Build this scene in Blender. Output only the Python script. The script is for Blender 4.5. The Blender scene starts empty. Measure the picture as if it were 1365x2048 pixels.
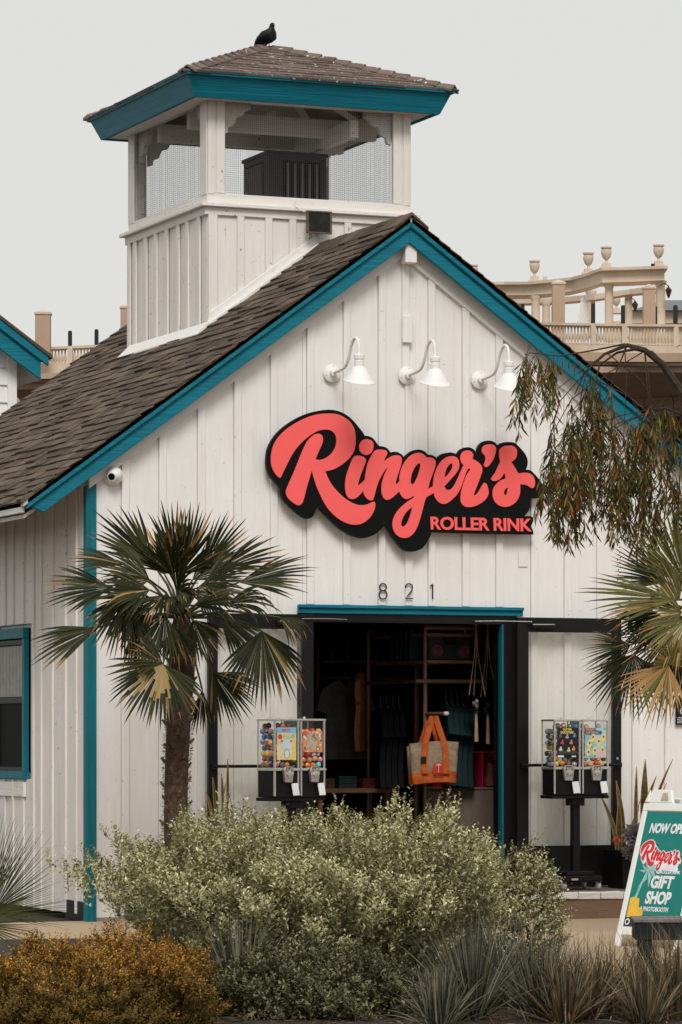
import bpy, bmesh, math, random
import numpy as np
from mathutils import Vector, Matrix, Euler
random.seed(7); RNG = np.random.default_rng(11)
R_ = math.radians
scene = bpy.context.scene
COL = scene.collection

# ------------------------------------------------------------------ camera
FPX = 7200.0; YAW = R_(22.5); HOR = 1470.0
CF = np.array([math.sin(YAW), math.cos(YAW), 0.0]); CR = np.array([math.cos(YAW), -math.sin(YAW), 0.0])
CU = np.array([0, 0, 1.0]); CP = np.array([-9.179, -27.479, 1.5])
cam_d = bpy.data.cameras.new('camera'); cam = bpy.data.objects.new('camera', cam_d); COL.objects.link(cam)
cam.location = CP; cam.rotation_euler = (math.pi/2, 0, -YAW)
cam_d.sensor_fit = 'HORIZONTAL'; cam_d.sensor_width = 36; cam_d.lens = 36*FPX/1365
cam_d.shift_y = (HOR-1024)/1365; cam_d.clip_start = 0.5; cam_d.clip_end = 3000
scene.camera = cam

# ------------------------------------------------------------------ light
world = bpy.data.worlds.new('World'); scene.world = world; world.use_nodes = True
SUN_EL, SUN_AZ = R_(44), R_(250)      # direction TO the sun: azimuth measured counter-clockwise from +X
nt = world.node_tree; nt.nodes.clear()
wo = nt.nodes.new('ShaderNodeOutputWorld'); bg = nt.nodes.new('ShaderNodeBackground')
sky = nt.nodes.new('ShaderNodeTexSky'); sky.sky_type = 'NISHITA'; sky.sun_disc = False
sky.sun_elevation = SUN_EL; sky.sun_rotation = math.pi/2-SUN_AZ
sky.air_density = 1.0; sky.dust_density = 4.0; sky.ozone_density = 1.0
mx = nt.nodes.new('ShaderNodeMix'); mx.data_type = 'RGBA'; mx.inputs['Factor'].default_value = 0.93
mx.inputs['B'].default_value = (6.98, 6.92, 6.62, 1)      # the even cloud deck
nt.links.new(sky.outputs[0], mx.inputs['A']); nt.links.new(mx.outputs['Result'], bg.inputs[0])
bg.inputs[1].default_value = 0.079
nt.links.new(bg.outputs[0], wo.inputs[0])
sun_d = bpy.data.lights.new('sun', 'SUN'); sun_d.energy = 1.5; sun_d.angle = R_(22); sun_d.color = (1.0, 0.97, 0.935)
sun = bpy.data.objects.new('sun', sun_d); COL.objects.link(sun)
sd = Vector((math.cos(SUN_EL)*math.cos(SUN_AZ), math.cos(SUN_EL)*math.sin(SUN_AZ), math.sin(SUN_EL)))
sun.rotation_euler = sd.to_track_quat('Z', 'Y').to_euler(); sun.location = (0, -20, 30)
scene.view_settings.view_transform = 'Standard'; scene.view_settings.look = 'None'
scene.view_settings.exposure = 0.50; scene.view_settings.gamma = 1.0

# ------------------------------------------------------------------ helpers
def ray(px, py): return CF + (px-682.5)/FPX*CR + (HOR-py)/FPX*CU
def onY(px, py, Y=0.0): r = ray(px, py); return CP + (Y-CP[1])/r[1]*r
def onX(px, py, X=0.0): r = ray(px, py); return CP + (X-CP[0])/r[0]*r
def onZ(px, py, Z=0.0): r = ray(px, py); return CP + (Z-CP[2])/r[2]*r
def atD(px, py, D): return CP + D*ray(px, py)
def proj(P):
    d = np.asarray(P)-CP; z = d@CF
    return 682.5+FPX*(d@CR)/z, HOR-FPX*(d@CU)/z, z

def srgb(r, g, b):
    f = lambda c: (c/255/12.92 if c/255 <= .04045 else ((c/255+.055)/1.055)**2.4)
    return (f(r), f(g), f(b))

def link(o, parent=None):
    COL.objects.link(o)
    if parent is not None: o.parent = parent
    return o
def tag(o, label=None, cat=None, group=None, kind=None):
    if label: o['label'] = label
    if cat: o['category'] = cat
    if group: o['group'] = group
    if kind: o['kind'] = kind
    return o
def thing(name, label, cat, loc=(0, 0, 0), rz=0, group=None, rot=None):
    o = bpy.data.objects.new(name, None); COL.objects.link(o); o.empty_display_size = .1
    o.location = loc; o.rotation_euler = rot if rot else (0, 0, rz)
    return tag(o, label, cat, group)
def inst(name, mesh, parent=None, loc=(0, 0, 0), rot=(0, 0, 0), scale=(1, 1, 1)):
    o = bpy.data.objects.new(name, mesh); o.location = loc; o.rotation_euler = rot; o.scale = scale
    return link(o, parent)
def copy_tree(o, parent=None):
    c = o.copy(); COL.objects.link(c); c.parent = parent
    for ch in list(o.children): copy_tree(ch, c)
    return c

class MB:
    def __init__(s): s.v = []; s.f = []; s.mi = []; s.m = 0
    def add(s, vs, fs, M=None):
        b = len(s.v)
        if M is not None: vs = [tuple(M @ Vector(p)) for p in vs]
        s.v += [tuple(float(c) for c in p) for p in vs]; s.f += [tuple(i+b for i in f) for f in fs]; s.mi += [s.m]*len(fs)
        return s
    def box(s, x0, x1, y0, y1, z0, z1, M=None):
        vs = [(x0,y0,z0),(x1,y0,z0),(x1,y1,z0),(x0,y1,z0),(x0,y0,z1),(x1,y0,z1),(x1,y1,z1),(x0,y1,z1)]
        return s.add(vs, [(0,3,2,1),(4,5,6,7),(0,1,5,4),(1,2,6,5),(2,3,7,6),(3,0,4,7)], M)
    def prism(s, poly, a, b, axis='Y', M=None):
        """poly in the plane across axis, CCW seen from -axis side for Y; extruded a..b"""
        n = len(poly)
        mk = {'Y': lambda p, t: (p[0], t, p[1]), 'X': lambda p, t: (t, p[0], p[1]), 'Z': lambda p, t: (p[0], p[1], t)}[axis]
        vs = [mk(p, a) for p in poly]+[mk(p, b) for p in poly]
        fs = [tuple(range(n)), tuple(range(2*n-1, n-1, -1))]+[(i, i+n, (i+1) % n+n, (i+1) % n) for i in range(n)]
        return s.add(vs, fs, M)
    def tube(s, pts, r, n=8, cap=True, M=None):
        pts = [Vector(p) for p in pts]; k = len(pts)
        rs = r if hasattr(r, '__len__') else [r]*k
        vs = []; fs = []; up = None
        for i, p in enumerate(pts):
            d = (pts[min(i+1, k-1)]-pts[max(i-1, 0)]).normalized()
            if up is None:
                up = Vector((0, 0, 1)) if abs(d.z) < .9 else Vector((1, 0, 0))
            sd_ = d.cross(up).normalized(); up = sd_.cross(d).normalized()
            for j in range(n):
                a = 2*math.pi*j/n
                vs.append(p+(sd_*math.cos(a)+up*math.sin(a))*rs[i])
        for i in range(k-1):
            for j in range(n):
                fs.append((i*n+j, i*n+(j+1) % n, (i+1)*n+(j+1) % n, (i+1)*n+j))
        if cap: fs += [tuple(range(n-1, -1, -1)), tuple(range((k-1)*n, k*n))]
        return s.add(vs, fs, M)
    def lathe(s, prof, n=16, M=None, c=(0, 0, 0)):
        vs = []; fs = []; k = len(prof)
        for r, z in prof:
            for j in range(n):
                a = 2*math.pi*j/n; vs.append((c[0]+max(r, 1e-4)*math.cos(a), c[1]+max(r, 1e-4)*math.sin(a), c[2]+z))
        for i in range(k-1):
            for j in range(n): fs.append((i*n+j, i*n+(j+1) % n, (i+1)*n+(j+1) % n, (i+1)*n+j))
        fs += [tuple(range(n-1, -1, -1)), tuple(range((k-1)*n, k*n))]
        return s.add(vs, fs, M)
    def mesh(s, name, mats, smooth=False, bevel=0):
        me = bpy.data.meshes.new(name); me.from_pydata(s.v, [], s.f)
        for m in (mats if isinstance(mats, (list, tuple)) else [mats]): me.materials.append(m)
        me.polygons.foreach_set('material_index', s.mi)
        bm = bmesh.new(); bm.from_mesh(me); bmesh.ops.recalc_face_normals(bm, faces=bm.faces)
        if bevel: bmesh.ops.bevel(bm, geom=list(bm.edges), offset=bevel, segments=1, affect='EDGES', clamp_overlap=True)
        bm.to_mesh(me); bm.free()
        if smooth:
            me.polygons.foreach_set('use_smooth', [True]*len(me.polygons))
            try: me.set_sharp_from_angle(angle=R_(40))
            except Exception: pass
        me.update(); return me
    def build(s, name, mats, parent=None, smooth=False, bevel=0, loc=(0, 0, 0), rot=(0, 0, 0)):
        return inst(name, s.mesh(name, mats, smooth, bevel), parent, loc, rot)

def np_mesh(name, V, Fa, mat, colors=None, smooth=False):
    """V (n,3), Fa (m,k) uniform faces, colors (m,3) per face"""
    V = np.asarray(V, np.float32); Fa = np.asarray(Fa, np.int32); m, k = Fa.shape
    me = bpy.data.meshes.new(name); me.vertices.add(len(V)); me.vertices.foreach_set('co', V.ravel())
    me.loops.add(m*k); me.loops.foreach_set('vertex_index', Fa.ravel())
    me.polygons.add(m); me.polygons.foreach_set('loop_start', np.arange(0, m*k, k, dtype=np.int32))
    me.update(calc_edges=True)
    if colors is not None:
        at = me.color_attributes.new('tint', 'FLOAT_COLOR', 'CORNER')
        c = np.ones((m*k, 4), np.float32); c[:, :3] = np.repeat(colors, k, axis=0); at.data.foreach_set('color', c.ravel())
    me.materials.append(mat)
    if smooth: me.polygons.foreach_set('use_smooth', [True]*m)
    me.validate(); return me

# ------------------------------------------------------------------ materials
def nodes_of(m):
    m.use_nodes = True; t = m.node_tree; t.nodes.clear()
    o = t.nodes.new('ShaderNodeOutputMaterial'); p = t.nodes.new('ShaderNodeBsdfPrincipled'); t.links.new(p.outputs[0], o.inputs[0])
    return t, p, o
def mapping(t, scale=(1, 1, 1), coord='Object'):
    c = t.nodes.new('ShaderNodeTexCoord'); m = t.nodes.new('ShaderNodeMapping'); m.inputs['Scale'].default_value = scale
    t.links.new(c.outputs[coord], m.inputs[0]); return m.outputs[0]
def noise(t, vec, scale, detail=4, rough=.6):
    n = t.nodes.new('ShaderNodeTexNoise'); n.inputs['Scale'].default_value = scale; n.inputs['Detail'].default_value = detail
    n.inputs['Roughness'].default_value = rough; t.links.new(vec, n.inputs['Vector']); return n.outputs[0]
def ramp(t, fac, stops):
    r = t.nodes.new('ShaderNodeValToRGB'); e = r.color_ramp.elements
    while len(e) < len(stops): e.new(0.5)
    for i, (p, c) in enumerate(stops):
        e[i].position = p; e[i].color = (*c, 1) if len(c) == 3 else c
    t.links.new(fac, r.inputs[0]); return r.outputs[0]
def mixc(t, a, b, fac, mode='MIX'):
    m = t.nodes.new('ShaderNodeMix'); m.data_type = 'RGBA'; m.blend_type = mode
    for k, v in (('A', a), ('B', b), ('Factor', fac)):
        if isinstance(v, (int, float)): m.inputs[k].default_value = v
        elif isinstance(v, tuple): m.inputs[k].default_value = (*v, 1) if len(v) == 3 else v
        else: t.links.new(v, m.inputs[k])
    return m.outputs['Result']
def bump(t, p, h, strength=.3, dist=.01):
    b = t.nodes.new('ShaderNodeBump'); b.inputs['Strength'].default_value = strength; b.inputs['Distance'].default_value = dist
    t.links.new(h, b.inputs['Height']); t.links.new(b.outputs[0], p.inputs['Normal'])
def objrand(t): return t.nodes.new('ShaderNodeObjectInfo').outputs['Random']

def plain(name, col, rough=.6, metal=0, var=.12, vscale=12, bumps=0.0, spec=.25):
    m = bpy.data.materials.new(name); t, p, o = nodes_of(m)
    v = mapping(t)
    n = noise(t, v, vscale, 4)
    f = ramp(t, n, [(.3, tuple(c*(1-var) for c in col)), (.7, tuple(min(1, c*(1+var)) for c in col))])
    t.links.new(f, p.inputs['Base Color'])
    p.inputs['Roughness'].default_value = rough; p.inputs['Metallic'].default_value = metal
    p.inputs['Specular IOR Level'].default_value = spec
    if bumps: bump(t, p, noise(t, v, vscale*4, 3), bumps, .01)
    return m

def painted_wood(name, col, grain='Z', wear=.5, dirt=(.16, .13, .10), streak=1.0, rough=.62, grainbump=.35, low=.40, crack=.5, vary=.93):
    """painted timber: long grain relief, hairline cracks and chipped dirty spots"""
    m = bpy.data.materials.new(name); t, p, o = nodes_of(m)
    s = {'Z': (14, 14, .7), 'X': (.7, 14, 14), 'Y': (14, .7, 14)}[grain]
    v = mapping(t, s); v2 = mapping(t, (1, 1, 1)); v3 = mapping(t, tuple(c*3.2 for c in s))
    g = noise(t, v, 2.2, 6, .65); fine = noise(t, v3, 2.0, 4, .6); blot = noise(t, v2, 1.7, 5, .6)
    base = mixc(t, col, tuple(c*vary for c in col), ramp(t, g, [(.35, (0, 0, 0)), (.65, (1, 1, 1))]))
    base = mixc(t, base, tuple(c*f for c, f in zip(col, (.90, .87, .82))), ramp(t, blot, [(.46, (0, 0, 0)), (.74, (.75, .75, .75))]))
    rn = objrand(t); base = mixc(t, base, tuple(c*.90 for c in col), ramp(t, rn, [(.3, (0, 0, 0)), (1, (.55, .55, .55))]))
    runs = noise(t, mapping(t, {'Z': (9, 9, .45), 'X': (.45, 9, 9), 'Y': (9, .45, 9)}[grain]), 1.6, 5, .7)
    base = mixc(t, base, tuple(c*f for c, f in zip(col, (.74, .68, .60))), ramp(t, runs, [(.56, (0, 0, 0)), (.78, (.55, .55, .55))]))
    spots = noise(t, v2, 26, 3, .5); area = noise(t, v2, 2.3, 3, .5)
    sm = ramp(t, spots, [(.655, (0, 0, 0)), (.70, (1, 1, 1))]); am = ramp(t, area, [(.45, (0, 0, 0)), (.6, (1, 1, 1))])
    mm = t.nodes.new('ShaderNodeMath'); mm.operation = 'MULTIPLY'; t.links.new(sm, mm.inputs[0]); t.links.new(am, mm.inputs[1])
    m2 = t.nodes.new('ShaderNodeMath'); m2.operation = 'MULTIPLY'; t.links.new(mm.outputs[0], m2.inputs[0]); m2.inputs[1].default_value = wear
    base = mixc(t, base, dirt, m2.outputs[0])
    ck = ramp(t, fine, [(low-.13, (1, 1, 1)), (low-.085, (0, 0, 0))])
    m3 = t.nodes.new('ShaderNodeMath'); m3.operation = 'MULTIPLY'; t.links.new(ck, m3.inputs[0]); m3.inputs[1].default_value = crack
    base = mixc(t, base, dirt, m3.outputs[0])
    t.links.new(base, p.inputs['Base Color']); p.inputs['Roughness'].default_value = rough; p.inputs['Specular IOR Level'].default_value = .22
    hh = t.nodes.new('ShaderNodeMath'); hh.operation = 'ADD'; t.links.new(g, hh.inputs[0]); t.links.new(fine, hh.inputs[1])
    bump(t, p, hh.outputs[0], grainbump, .006)
    return m

def foliage(name, rough=.6, trans=.12, spec=.14):
    m = bpy.data.materials.new(name); t, p, o = nodes_of(m)
    a = t.nodes.new('ShaderNodeVertexColor'); a.layer_name = 'tint'
    t.links.new(a.outputs[0], p.inputs['Base Color']); p.inputs['Roughness'].default_value = rough
    p.inputs['Specular IOR Level'].default_value = spec
    tr = t.nodes.new('ShaderNodeBsdfTranslucent'); t.links.new(a.outputs[0], tr.inputs[0])
    mixs = t.nodes.new('ShaderNodeMixShader'); mixs.inputs[0].default_value = trans
    t.links.new(p.outputs[0], mixs.inputs[1]); t.links.new(tr.outputs[0], mixs.inputs[2]); t.links.new(mixs.outputs[0], o.inputs[0])
    return m

def glass_mat(name, tint=(.93, .96, .95), rough=.02, refl=.0, ior=1.25, refl_haze=.0):
    m = bpy.data.materials.new(name); m.use_nodes = True; t = m.node_tree; t.nodes.clear()
    o = t.nodes.new('ShaderNodeOutputMaterial'); tr = t.nodes.new('ShaderNodeBsdfTransparent'); gl = t.nodes.new('ShaderNodeBsdfGlossy')
    tr.inputs[0].default_value = (*tint, 1); gl.inputs['Roughness'].default_value = rough
    lw = t.nodes.new('ShaderNodeFresnel'); lw.inputs['IOR'].default_value = ior
    ad = t.nodes.new('ShaderNodeMath'); ad.operation = 'ADD'; ad.inputs[1].default_value = refl; ad.use_clamp = True
    t.links.new(lw.outputs[0], ad.inputs[0])
    ge = t.nodes.new('ShaderNodeNewGeometry'); fb = t.nodes.new('ShaderNodeMath'); fb.operation = 'SUBTRACT'; fb.inputs[0].default_value = 1; t.links.new(ge.outputs['Backfacing'], fb.inputs[1])
    fm = t.nodes.new('ShaderNodeMath'); fm.operation = 'MULTIPLY'; t.links.new(ad.outputs[0], fm.inputs[0]); t.links.new(fb.outputs[0], fm.inputs[1])
    mixs = t.nodes.new('ShaderNodeMixShader'); t.links.new(fm.outputs[0], mixs.inputs[0]); t.links.new(tr.outputs[0], mixs.inputs[1]); t.links.new(gl.outputs[0], mixs.inputs[2])
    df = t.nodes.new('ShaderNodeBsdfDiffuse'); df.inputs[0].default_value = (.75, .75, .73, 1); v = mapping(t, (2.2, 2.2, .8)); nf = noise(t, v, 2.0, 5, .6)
    m2 = t.nodes.new('ShaderNodeMixShader'); rf = ramp(t, nf, [(.45, (.0, .0, .0)), (.75, (refl_haze, refl_haze, refl_haze))]); t.links.new(rf, m2.inputs[0]); t.links.new(mixs.outputs[0], m2.inputs[1]); t.links.new(df.outputs[0], m2.inputs[2])  # pale noise painted over the pane in place of its reflections
    t.links.new(m2.outputs[0], o.inputs[0]); return m

WHITE = (.81, .795, .775)
M = {}
M['white_v'] = painted_wood('white_board', WHITE, 'Z', .35, crack=.25, low=.36, grainbump=.3)
M['white_x'] = painted_wood('white_rail', WHITE, 'X', .5, crack=.3, low=.36)
M['white_y'] = painted_wood('white_rail_deep', WHITE, 'Y', .5, crack=.3, low=.36)
M['white_old'] = painted_wood('old_white_board', (.79, .755, .715), 'Z', .8, (.13, .105, .085), crack=.7, low=.41, grainbump=.7)
M['white_oldx'] = painted_wood('old_white_rail', (.79, .755, .715), 'X', .8, (.13, .105, .085), crack=.6, low=.41, grainbump=.6)
M['white_oldy'] = painted_wood('old_white_rail_deep', (.79, .755, .715), 'Y', .8, (.13, .105, .085), crack=.6, low=.41, grainbump=.6)
TEAL = (.003, .185, .262)
M['teal_x'] = painted_wood('teal_board', TEAL, 'X', .25, (.02, .05, .06), crack=.5, vary=.68, low=.41, grainbump=.9, rough=.5)
M['teal_y'] = painted_wood('teal_board_deep', TEAL, 'Y', .25, (.02, .05, .06), crack=.5, vary=.68, low=.41, grainbump=.9, rough=.5)
M['teal_z'] = painted_wood('teal_post', (.005, .16, .20), 'Z', .2, (.02, .05, .06), crack=.3, vary=.68, grainbump=.5, rough=.5)
M['soffit'] = plain('soffit_paint', (.55, .52, .48), .7, bumps=.1)
M['metal_white'] = plain('white_enamel', (.79, .78, .76), .55, 0, .03)
M['black_metal'] = plain('black_anodised_frame', (.006, .006, .006), .45, 0, .2)
M['black'] = plain('black_paint', (.006, .006, .0065), .5, 0, .2, spec=.2)
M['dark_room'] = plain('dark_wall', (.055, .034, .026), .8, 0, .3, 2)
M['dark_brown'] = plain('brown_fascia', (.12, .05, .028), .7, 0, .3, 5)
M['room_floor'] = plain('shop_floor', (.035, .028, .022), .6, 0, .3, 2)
M['pipe'] = plain('copper_brown_pipe', (.22, .13, .08), .45, .2, .25, 8)
M['wood_shelf'] = plain('shelf_wood', (.26, .145, .08), .6, 0, .3, 4)
M['steel'] = plain('brushed_aluminium', (.60, .58, .55), .35, .85, .12, 20)
M['cast'] = plain('cast_zinc', (.42, .40, .37), .45, .7, .3, 60, .3)
M['paper'] = plain('white_plastic_flap', (.70, .74, .75), .5, 0, .03)
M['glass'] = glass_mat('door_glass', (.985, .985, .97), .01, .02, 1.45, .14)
M['case_glass'] = glass_mat('case_glass', (.985, .985, .985), .02, .0, 1.3)
M['window_glass'] = plain('dark_window_glass', (.006, .007, .007), .55, 0, .2, 1, 0, .04)
M['sign_black'] = plain('sign_black_face', (.003, .003, .0035), .5, 0, .2, spec=.15)
M['sign_pink'] = plain('sign_coral_face', (.90, .130, .125), .6, 0, .03, 5, spec=.1)
M['foliage'] = foliage('leaf'); M['palm'] = foliage('palm_leaf', .5, .08, .16)
M['bark'] = plain('bark', (.07, .045, .03), .9, 0, .5, 20, .8)
M['twig'] = plain('twig', (.045, .032, .024), .85, 0, .4, 30, .4)
M['concrete'] = plain('beige_stucco', (.43, .30, .215), .85, 0, .10, .5, .15)
M['stone'] = plain('pale_cast_stone', (.56, .46, .355), .8, 0, .12, .7, .15)
M['dark_green'] = plain('dark_green_metal', (.010, .020, .018), .5)
M['slate'] = plain('grey_slate', (.16, .17, .175), .7)
M['bench'] = plain('black_green_bench', (.010, .014, .014), .45)
M['bench_top'] = plain('weathered_slat', (.16, .145, .14), .75, 0, .35, 14, .4)
M['orange_cloth'] = plain('orange_webbing', (.36, .072, .012), .85, 0, .3, 30, .4)
M['canvas'] = plain('canvas', (.25, .185, .12), .9, 0, .2, 40, .5)

def shingle_mat():
    m = bpy.data.materials.new('shingle_grit'); t, p, o = nodes_of(m)
    v = mapping(t, (1, 1, 1)); r = objrand(t)
    g = t.nodes.new('ShaderNodeNewGeometry')
    c = ramp(t, r, [(0, (.046, .031, .021)), (.5, (.085, .059, .040)), (1, (.145, .105, .072))])
    n = noise(t, v, 160, 3, .7); big = noise(t, v, 3, 3)
    c = mixc(t, c, (.145, .112, .085), ramp(t, n, [(.5, (0, 0, 0)), (.75, (.6, .6, .6))]))
    c = mixc(t, c, (.040, .028, .021), ramp(t, big, [(.45, (0, 0, 0)), (.7, (.5, .5, .5))]))
    t.links.new(c, p.inputs['Base Color']); p.inputs['Roughness'].default_value = .95
    bump(t, p, n, .5, .004); return m
M['shingle'] = shingle_mat()
def shingle_spot():
    m = bpy.data.materials.new('shingle_with_droppings'); t, p, o = nodes_of(m)
    v = mapping(t, (1, 1, 1), 'Object'); r = objrand(t)
    ge = t.nodes.new('ShaderNodeNewGeometry')
    c = ramp(t, r, [(0, (.085, .058, .045)), (.5, (.125, .088, .07)), (1, (.175, .125, .10))])
    n = noise(t, v, 160, 3, .7)
    c = mixc(t, c, (.20, .15, .12), ramp(t, n, [(.5, (0, 0, 0)), (.75, (.6, .6, .6))]))
    s = t.nodes.new('ShaderNodeTexNoise'); s.inputs['Scale'].default_value = 24; s.inputs['Detail'].default_value = 2; t.links.new(ge.outputs['Position'], s.inputs['Vector'])
    c = mixc(t, c, (.72, .66, .60), ramp(t, s.outputs[0], [(.665, (0, 0, 0)), (.70, (1, 1, 1))]))
    t.links.new(c, p.inputs['Base Color']); p.inputs['Roughness'].default_value = .95
    bump(t, p, n, .5, .004); return m
M['shingle_spot'] = shingle_spot()

def ground_mat(name, a, b, scale, c=None):
    m = bpy.data.materials.new(name); t, p, o = nodes_of(m); v = mapping(t)
    n = noise(t, v, scale, 6, .75); n2 = noise(t, v, .8, 4)
    col = ramp(t, n, [(.32, a), (.68, b)])
    if c: col = mixc(t, col, c, ramp(t, n2, [(.4, (0, 0, 0)), (.65, (.6, .6, .6))]))
    t.links.new(col, p.inputs['Base Color']); p.inputs['Roughness'].default_value = .95
    bump(t, p, n, .6, .02); return m
M['gravel'] = ground_mat('tan_gravel', (.30, .20, .11), (.62, .46, .30), 60, (.50, .39, .27))
M['soil'] = ground_mat('dark_mulch', (.012, .009, .007), (.055, .040, .028), 30)
M['deck'] = ground_mat('worn_deck', (.10, .065, .045), (.22, .155, .11), 14)
M['timber'] = painted_wood('old_timber', (.21, .135, .088), 'X', .5, (.03, .02, .015), crack=.8, low=.43, grainbump=.9, rough=.9)

# ================================================================== SETTING
g = MB(); g.box(-400, 600, -300, 700, -.4, -.006); g.build('ground', M['soil']); tag(bpy.data.objects['ground'], kind='structure')
g = MB(); g.box(-3, 16, -8.2, 0.1, -.3, 0); o = g.build('gravel_path', M['gravel']); tag(o, kind='structure')

# ================================================================== SHOP BUILDING
XR = 2.75; ZR = 5.80; SL = .727; SR = .705; XE = -.60; DEPTH = 5.85; XW1 = 5.62
def zroof(x): return ZR-SL*(XR-x) if x <= XR else ZR-SR*(x-XR)
shop = thing('shop_building', 'white board and batten gabled shop with teal trim and a square roof cupola', 'building')

# walls (thin inner shell)
front_wall = MB(); DX0, DX1, DZ0, DZ1 = 1.86, 3.665, .21, 2.475
def rake_poly(x0, x1, zb, drop):
    pts = [(x0, zb), (x1, zb), (x1, zroof(x1)-drop)]
    if x0 < XR < x1: pts.append((XR, ZR-drop))
    pts.append((x0, zroof(x0)-drop)); return pts
for a, b, zb in ((.02, DX0, .0), (DX0, DX1, DZ1), (DX1, XW1-.02, .0)):
    front_wall.prism(rake_poly(a, b, zb, .13), .035, .10)
fw = front_wall.build('front_wall', M['white_v'], shop)
edges = [0.064, .282, .602, .934, 1.251, 1.571, 1.893, 2.218, 2.533, 2.79, 2.986, 3.298, 3.607, 3.933, 4.247, 4.554, 4.89, 5.205, 5.53]
def zbot(x0, x1): return DZ1+.005 if (x0 >= DX0-.01 and x1 <= DX1+.01) else .03
for i in range(len(edges)-1):
    a, b = edges[i], edges[i+1]
    cuts = [a]+[c for c in (DX0, DX1) if a+.02 < c < b-.02]+[b]
    for x0, x1 in zip(cuts, cuts[1:]):
        k = MB(); k.prism(rake_poly(x0+.0015, x1-.0015, zbot(x0, x1), .135), -.001-random.random()*.004, .034)
        k.build('siding_board', M['white_v'], fw)
for i, x in enumerate(edges[1:-1]):
    w = .062
    if abs(x-2.79) < .01: continue
    over = DX0-.02 < x+w/2 < DX1
    zb = DZ1+.100 if over else .04
    k = MB(); k.prism(rake_poly(x, x+w, zb, .26), -.026-random.random()*.003, .0)
    k.build('batten', M['white_v'], fw, bevel=.003)
# centre strip, its boxes
k = MB(); k.box(2.745, 2.805, -.030, 0, 4.52, 5.52); k.build('batten', M['white_v'], fw, bevel=.003)
k = MB(); k.box(2.775, 2.84, -.027, 0, 2.575, 4.50); k.build('batten', M['white_v'], fw, bevel=.003)
k = MB(); k.box(2.725, 2.83, -.14, -.028, 5.415, 5.575); k.build('junction_box', M['white_v'], fw, bevel=.006)
k = MB(); k.box(2.735, 2.825, -.060, -.031, 4.76, 4.985); k.build('junction_box', M['white_v'], fw, bevel=.004)
P0 = onY(1037, 1105); P1 = onY(1055, 1134)
k = MB(); k.box(P0[0], P1[0], -.012, -.006, P1[2], P0[2]); k.build('cover_plate', M['white_v'], fw, bevel=.002)
# rake trim (white) under the barge board and the corner boards
def slanted(x0, x1, top, bot, y0, y1, mb=None):
    """strip following the roof line between x0 and x1; top/bot are drops measured vertically"""
    mb = mb or MB(); pts = []
    mb.prism([(x0, zroof(x0)-bot), (x1, zroof(x1)-bot), (x1, zroof(x1)-top), (x0, zroof(x0)-top)], y0, y1); return mb
k = slanted(.0, XR, .16, .325, -.040, -.002); k.build('rake_trim', M['white_x'], fw, bevel=.003)
k = slanted(XR, XW1, .16, .325, -.040, -.002); k.build('rake_trim', M['white_x'], fw, bevel=.003)
k = MB(); k.prism([(0.0, .0), (.064, .0), (.064, zroof(.064)-.31), (0, zroof(0)-.31)], -.034, 0); k.build('corner_board', M['teal_z'], fw, bevel=.003)
k = MB(); k.prism([(XW1-.09, .0), (XW1, .0), (XW1, zroof(XW1)-.31), (XW1-.09, zroof(XW1-.09)-.31)], -.034, 0); k.build('corner_board', M['teal_z'], fw, bevel=.003)

# barge boards with stepped moulding
def barge(x0, x1, name='barge_board'):
    k = MB(); Y0_, Y1_ = -.17, -.13
    if x0 < 0: k.prism([(x0, zroof(x0)-.06), (x0+.15, zroof(x0+.15)-.225), (x1, zroof(x1)-.225), (x1, zroof(x1)-.035), (x0, zroof(x0)-.035)], Y0_, Y1_)
    else: k.prism([(x0, zroof(x0)-.225), (x1, zroof(x1)-.225), (x1, zroof(x1)-.035), (x0, zroof(x0)-.035)], Y0_, Y1_)
    b = k.build(name, M['teal_x'], shop, bevel=.004)
    k = slanted(x0-.0, x1, .010, .098, -.200, -.172); k.build('moulding', M['teal_x'], b, bevel=.006)
    return b
barge(-.57, XR); barge(XR, XW1+.55)
# fill between barge and wall (rake soffit)
k = slanted(-.56, XR, .06, .10, -.13, .04); k.build('rake_soffit', M['soffit'], shop)
k = slanted(XR, XW1+.54, .06, .10, -.13, .04); k.build('rake_soffit', M['soffit'], shop)

# roof decks
k = MB(); k.prism([(XE, zroof(XE)-.055), (XR, ZR-.055), (XR, ZR-.02), (XE, zroof(XE)-.02)], -.2, DEPTH)
roofL = k.build('roof', M['soffit'], shop)
k = MB(); k.prism([(XR, ZR-.055), (XW1+.6, zroof(XW1+.6)-.055), (XW1+.6, zroof(XW1+.6)-.02), (XR, ZR-.02)], -.2, DEPTH)
roofR = k.build('roof', M['soffit'], shop)
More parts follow.
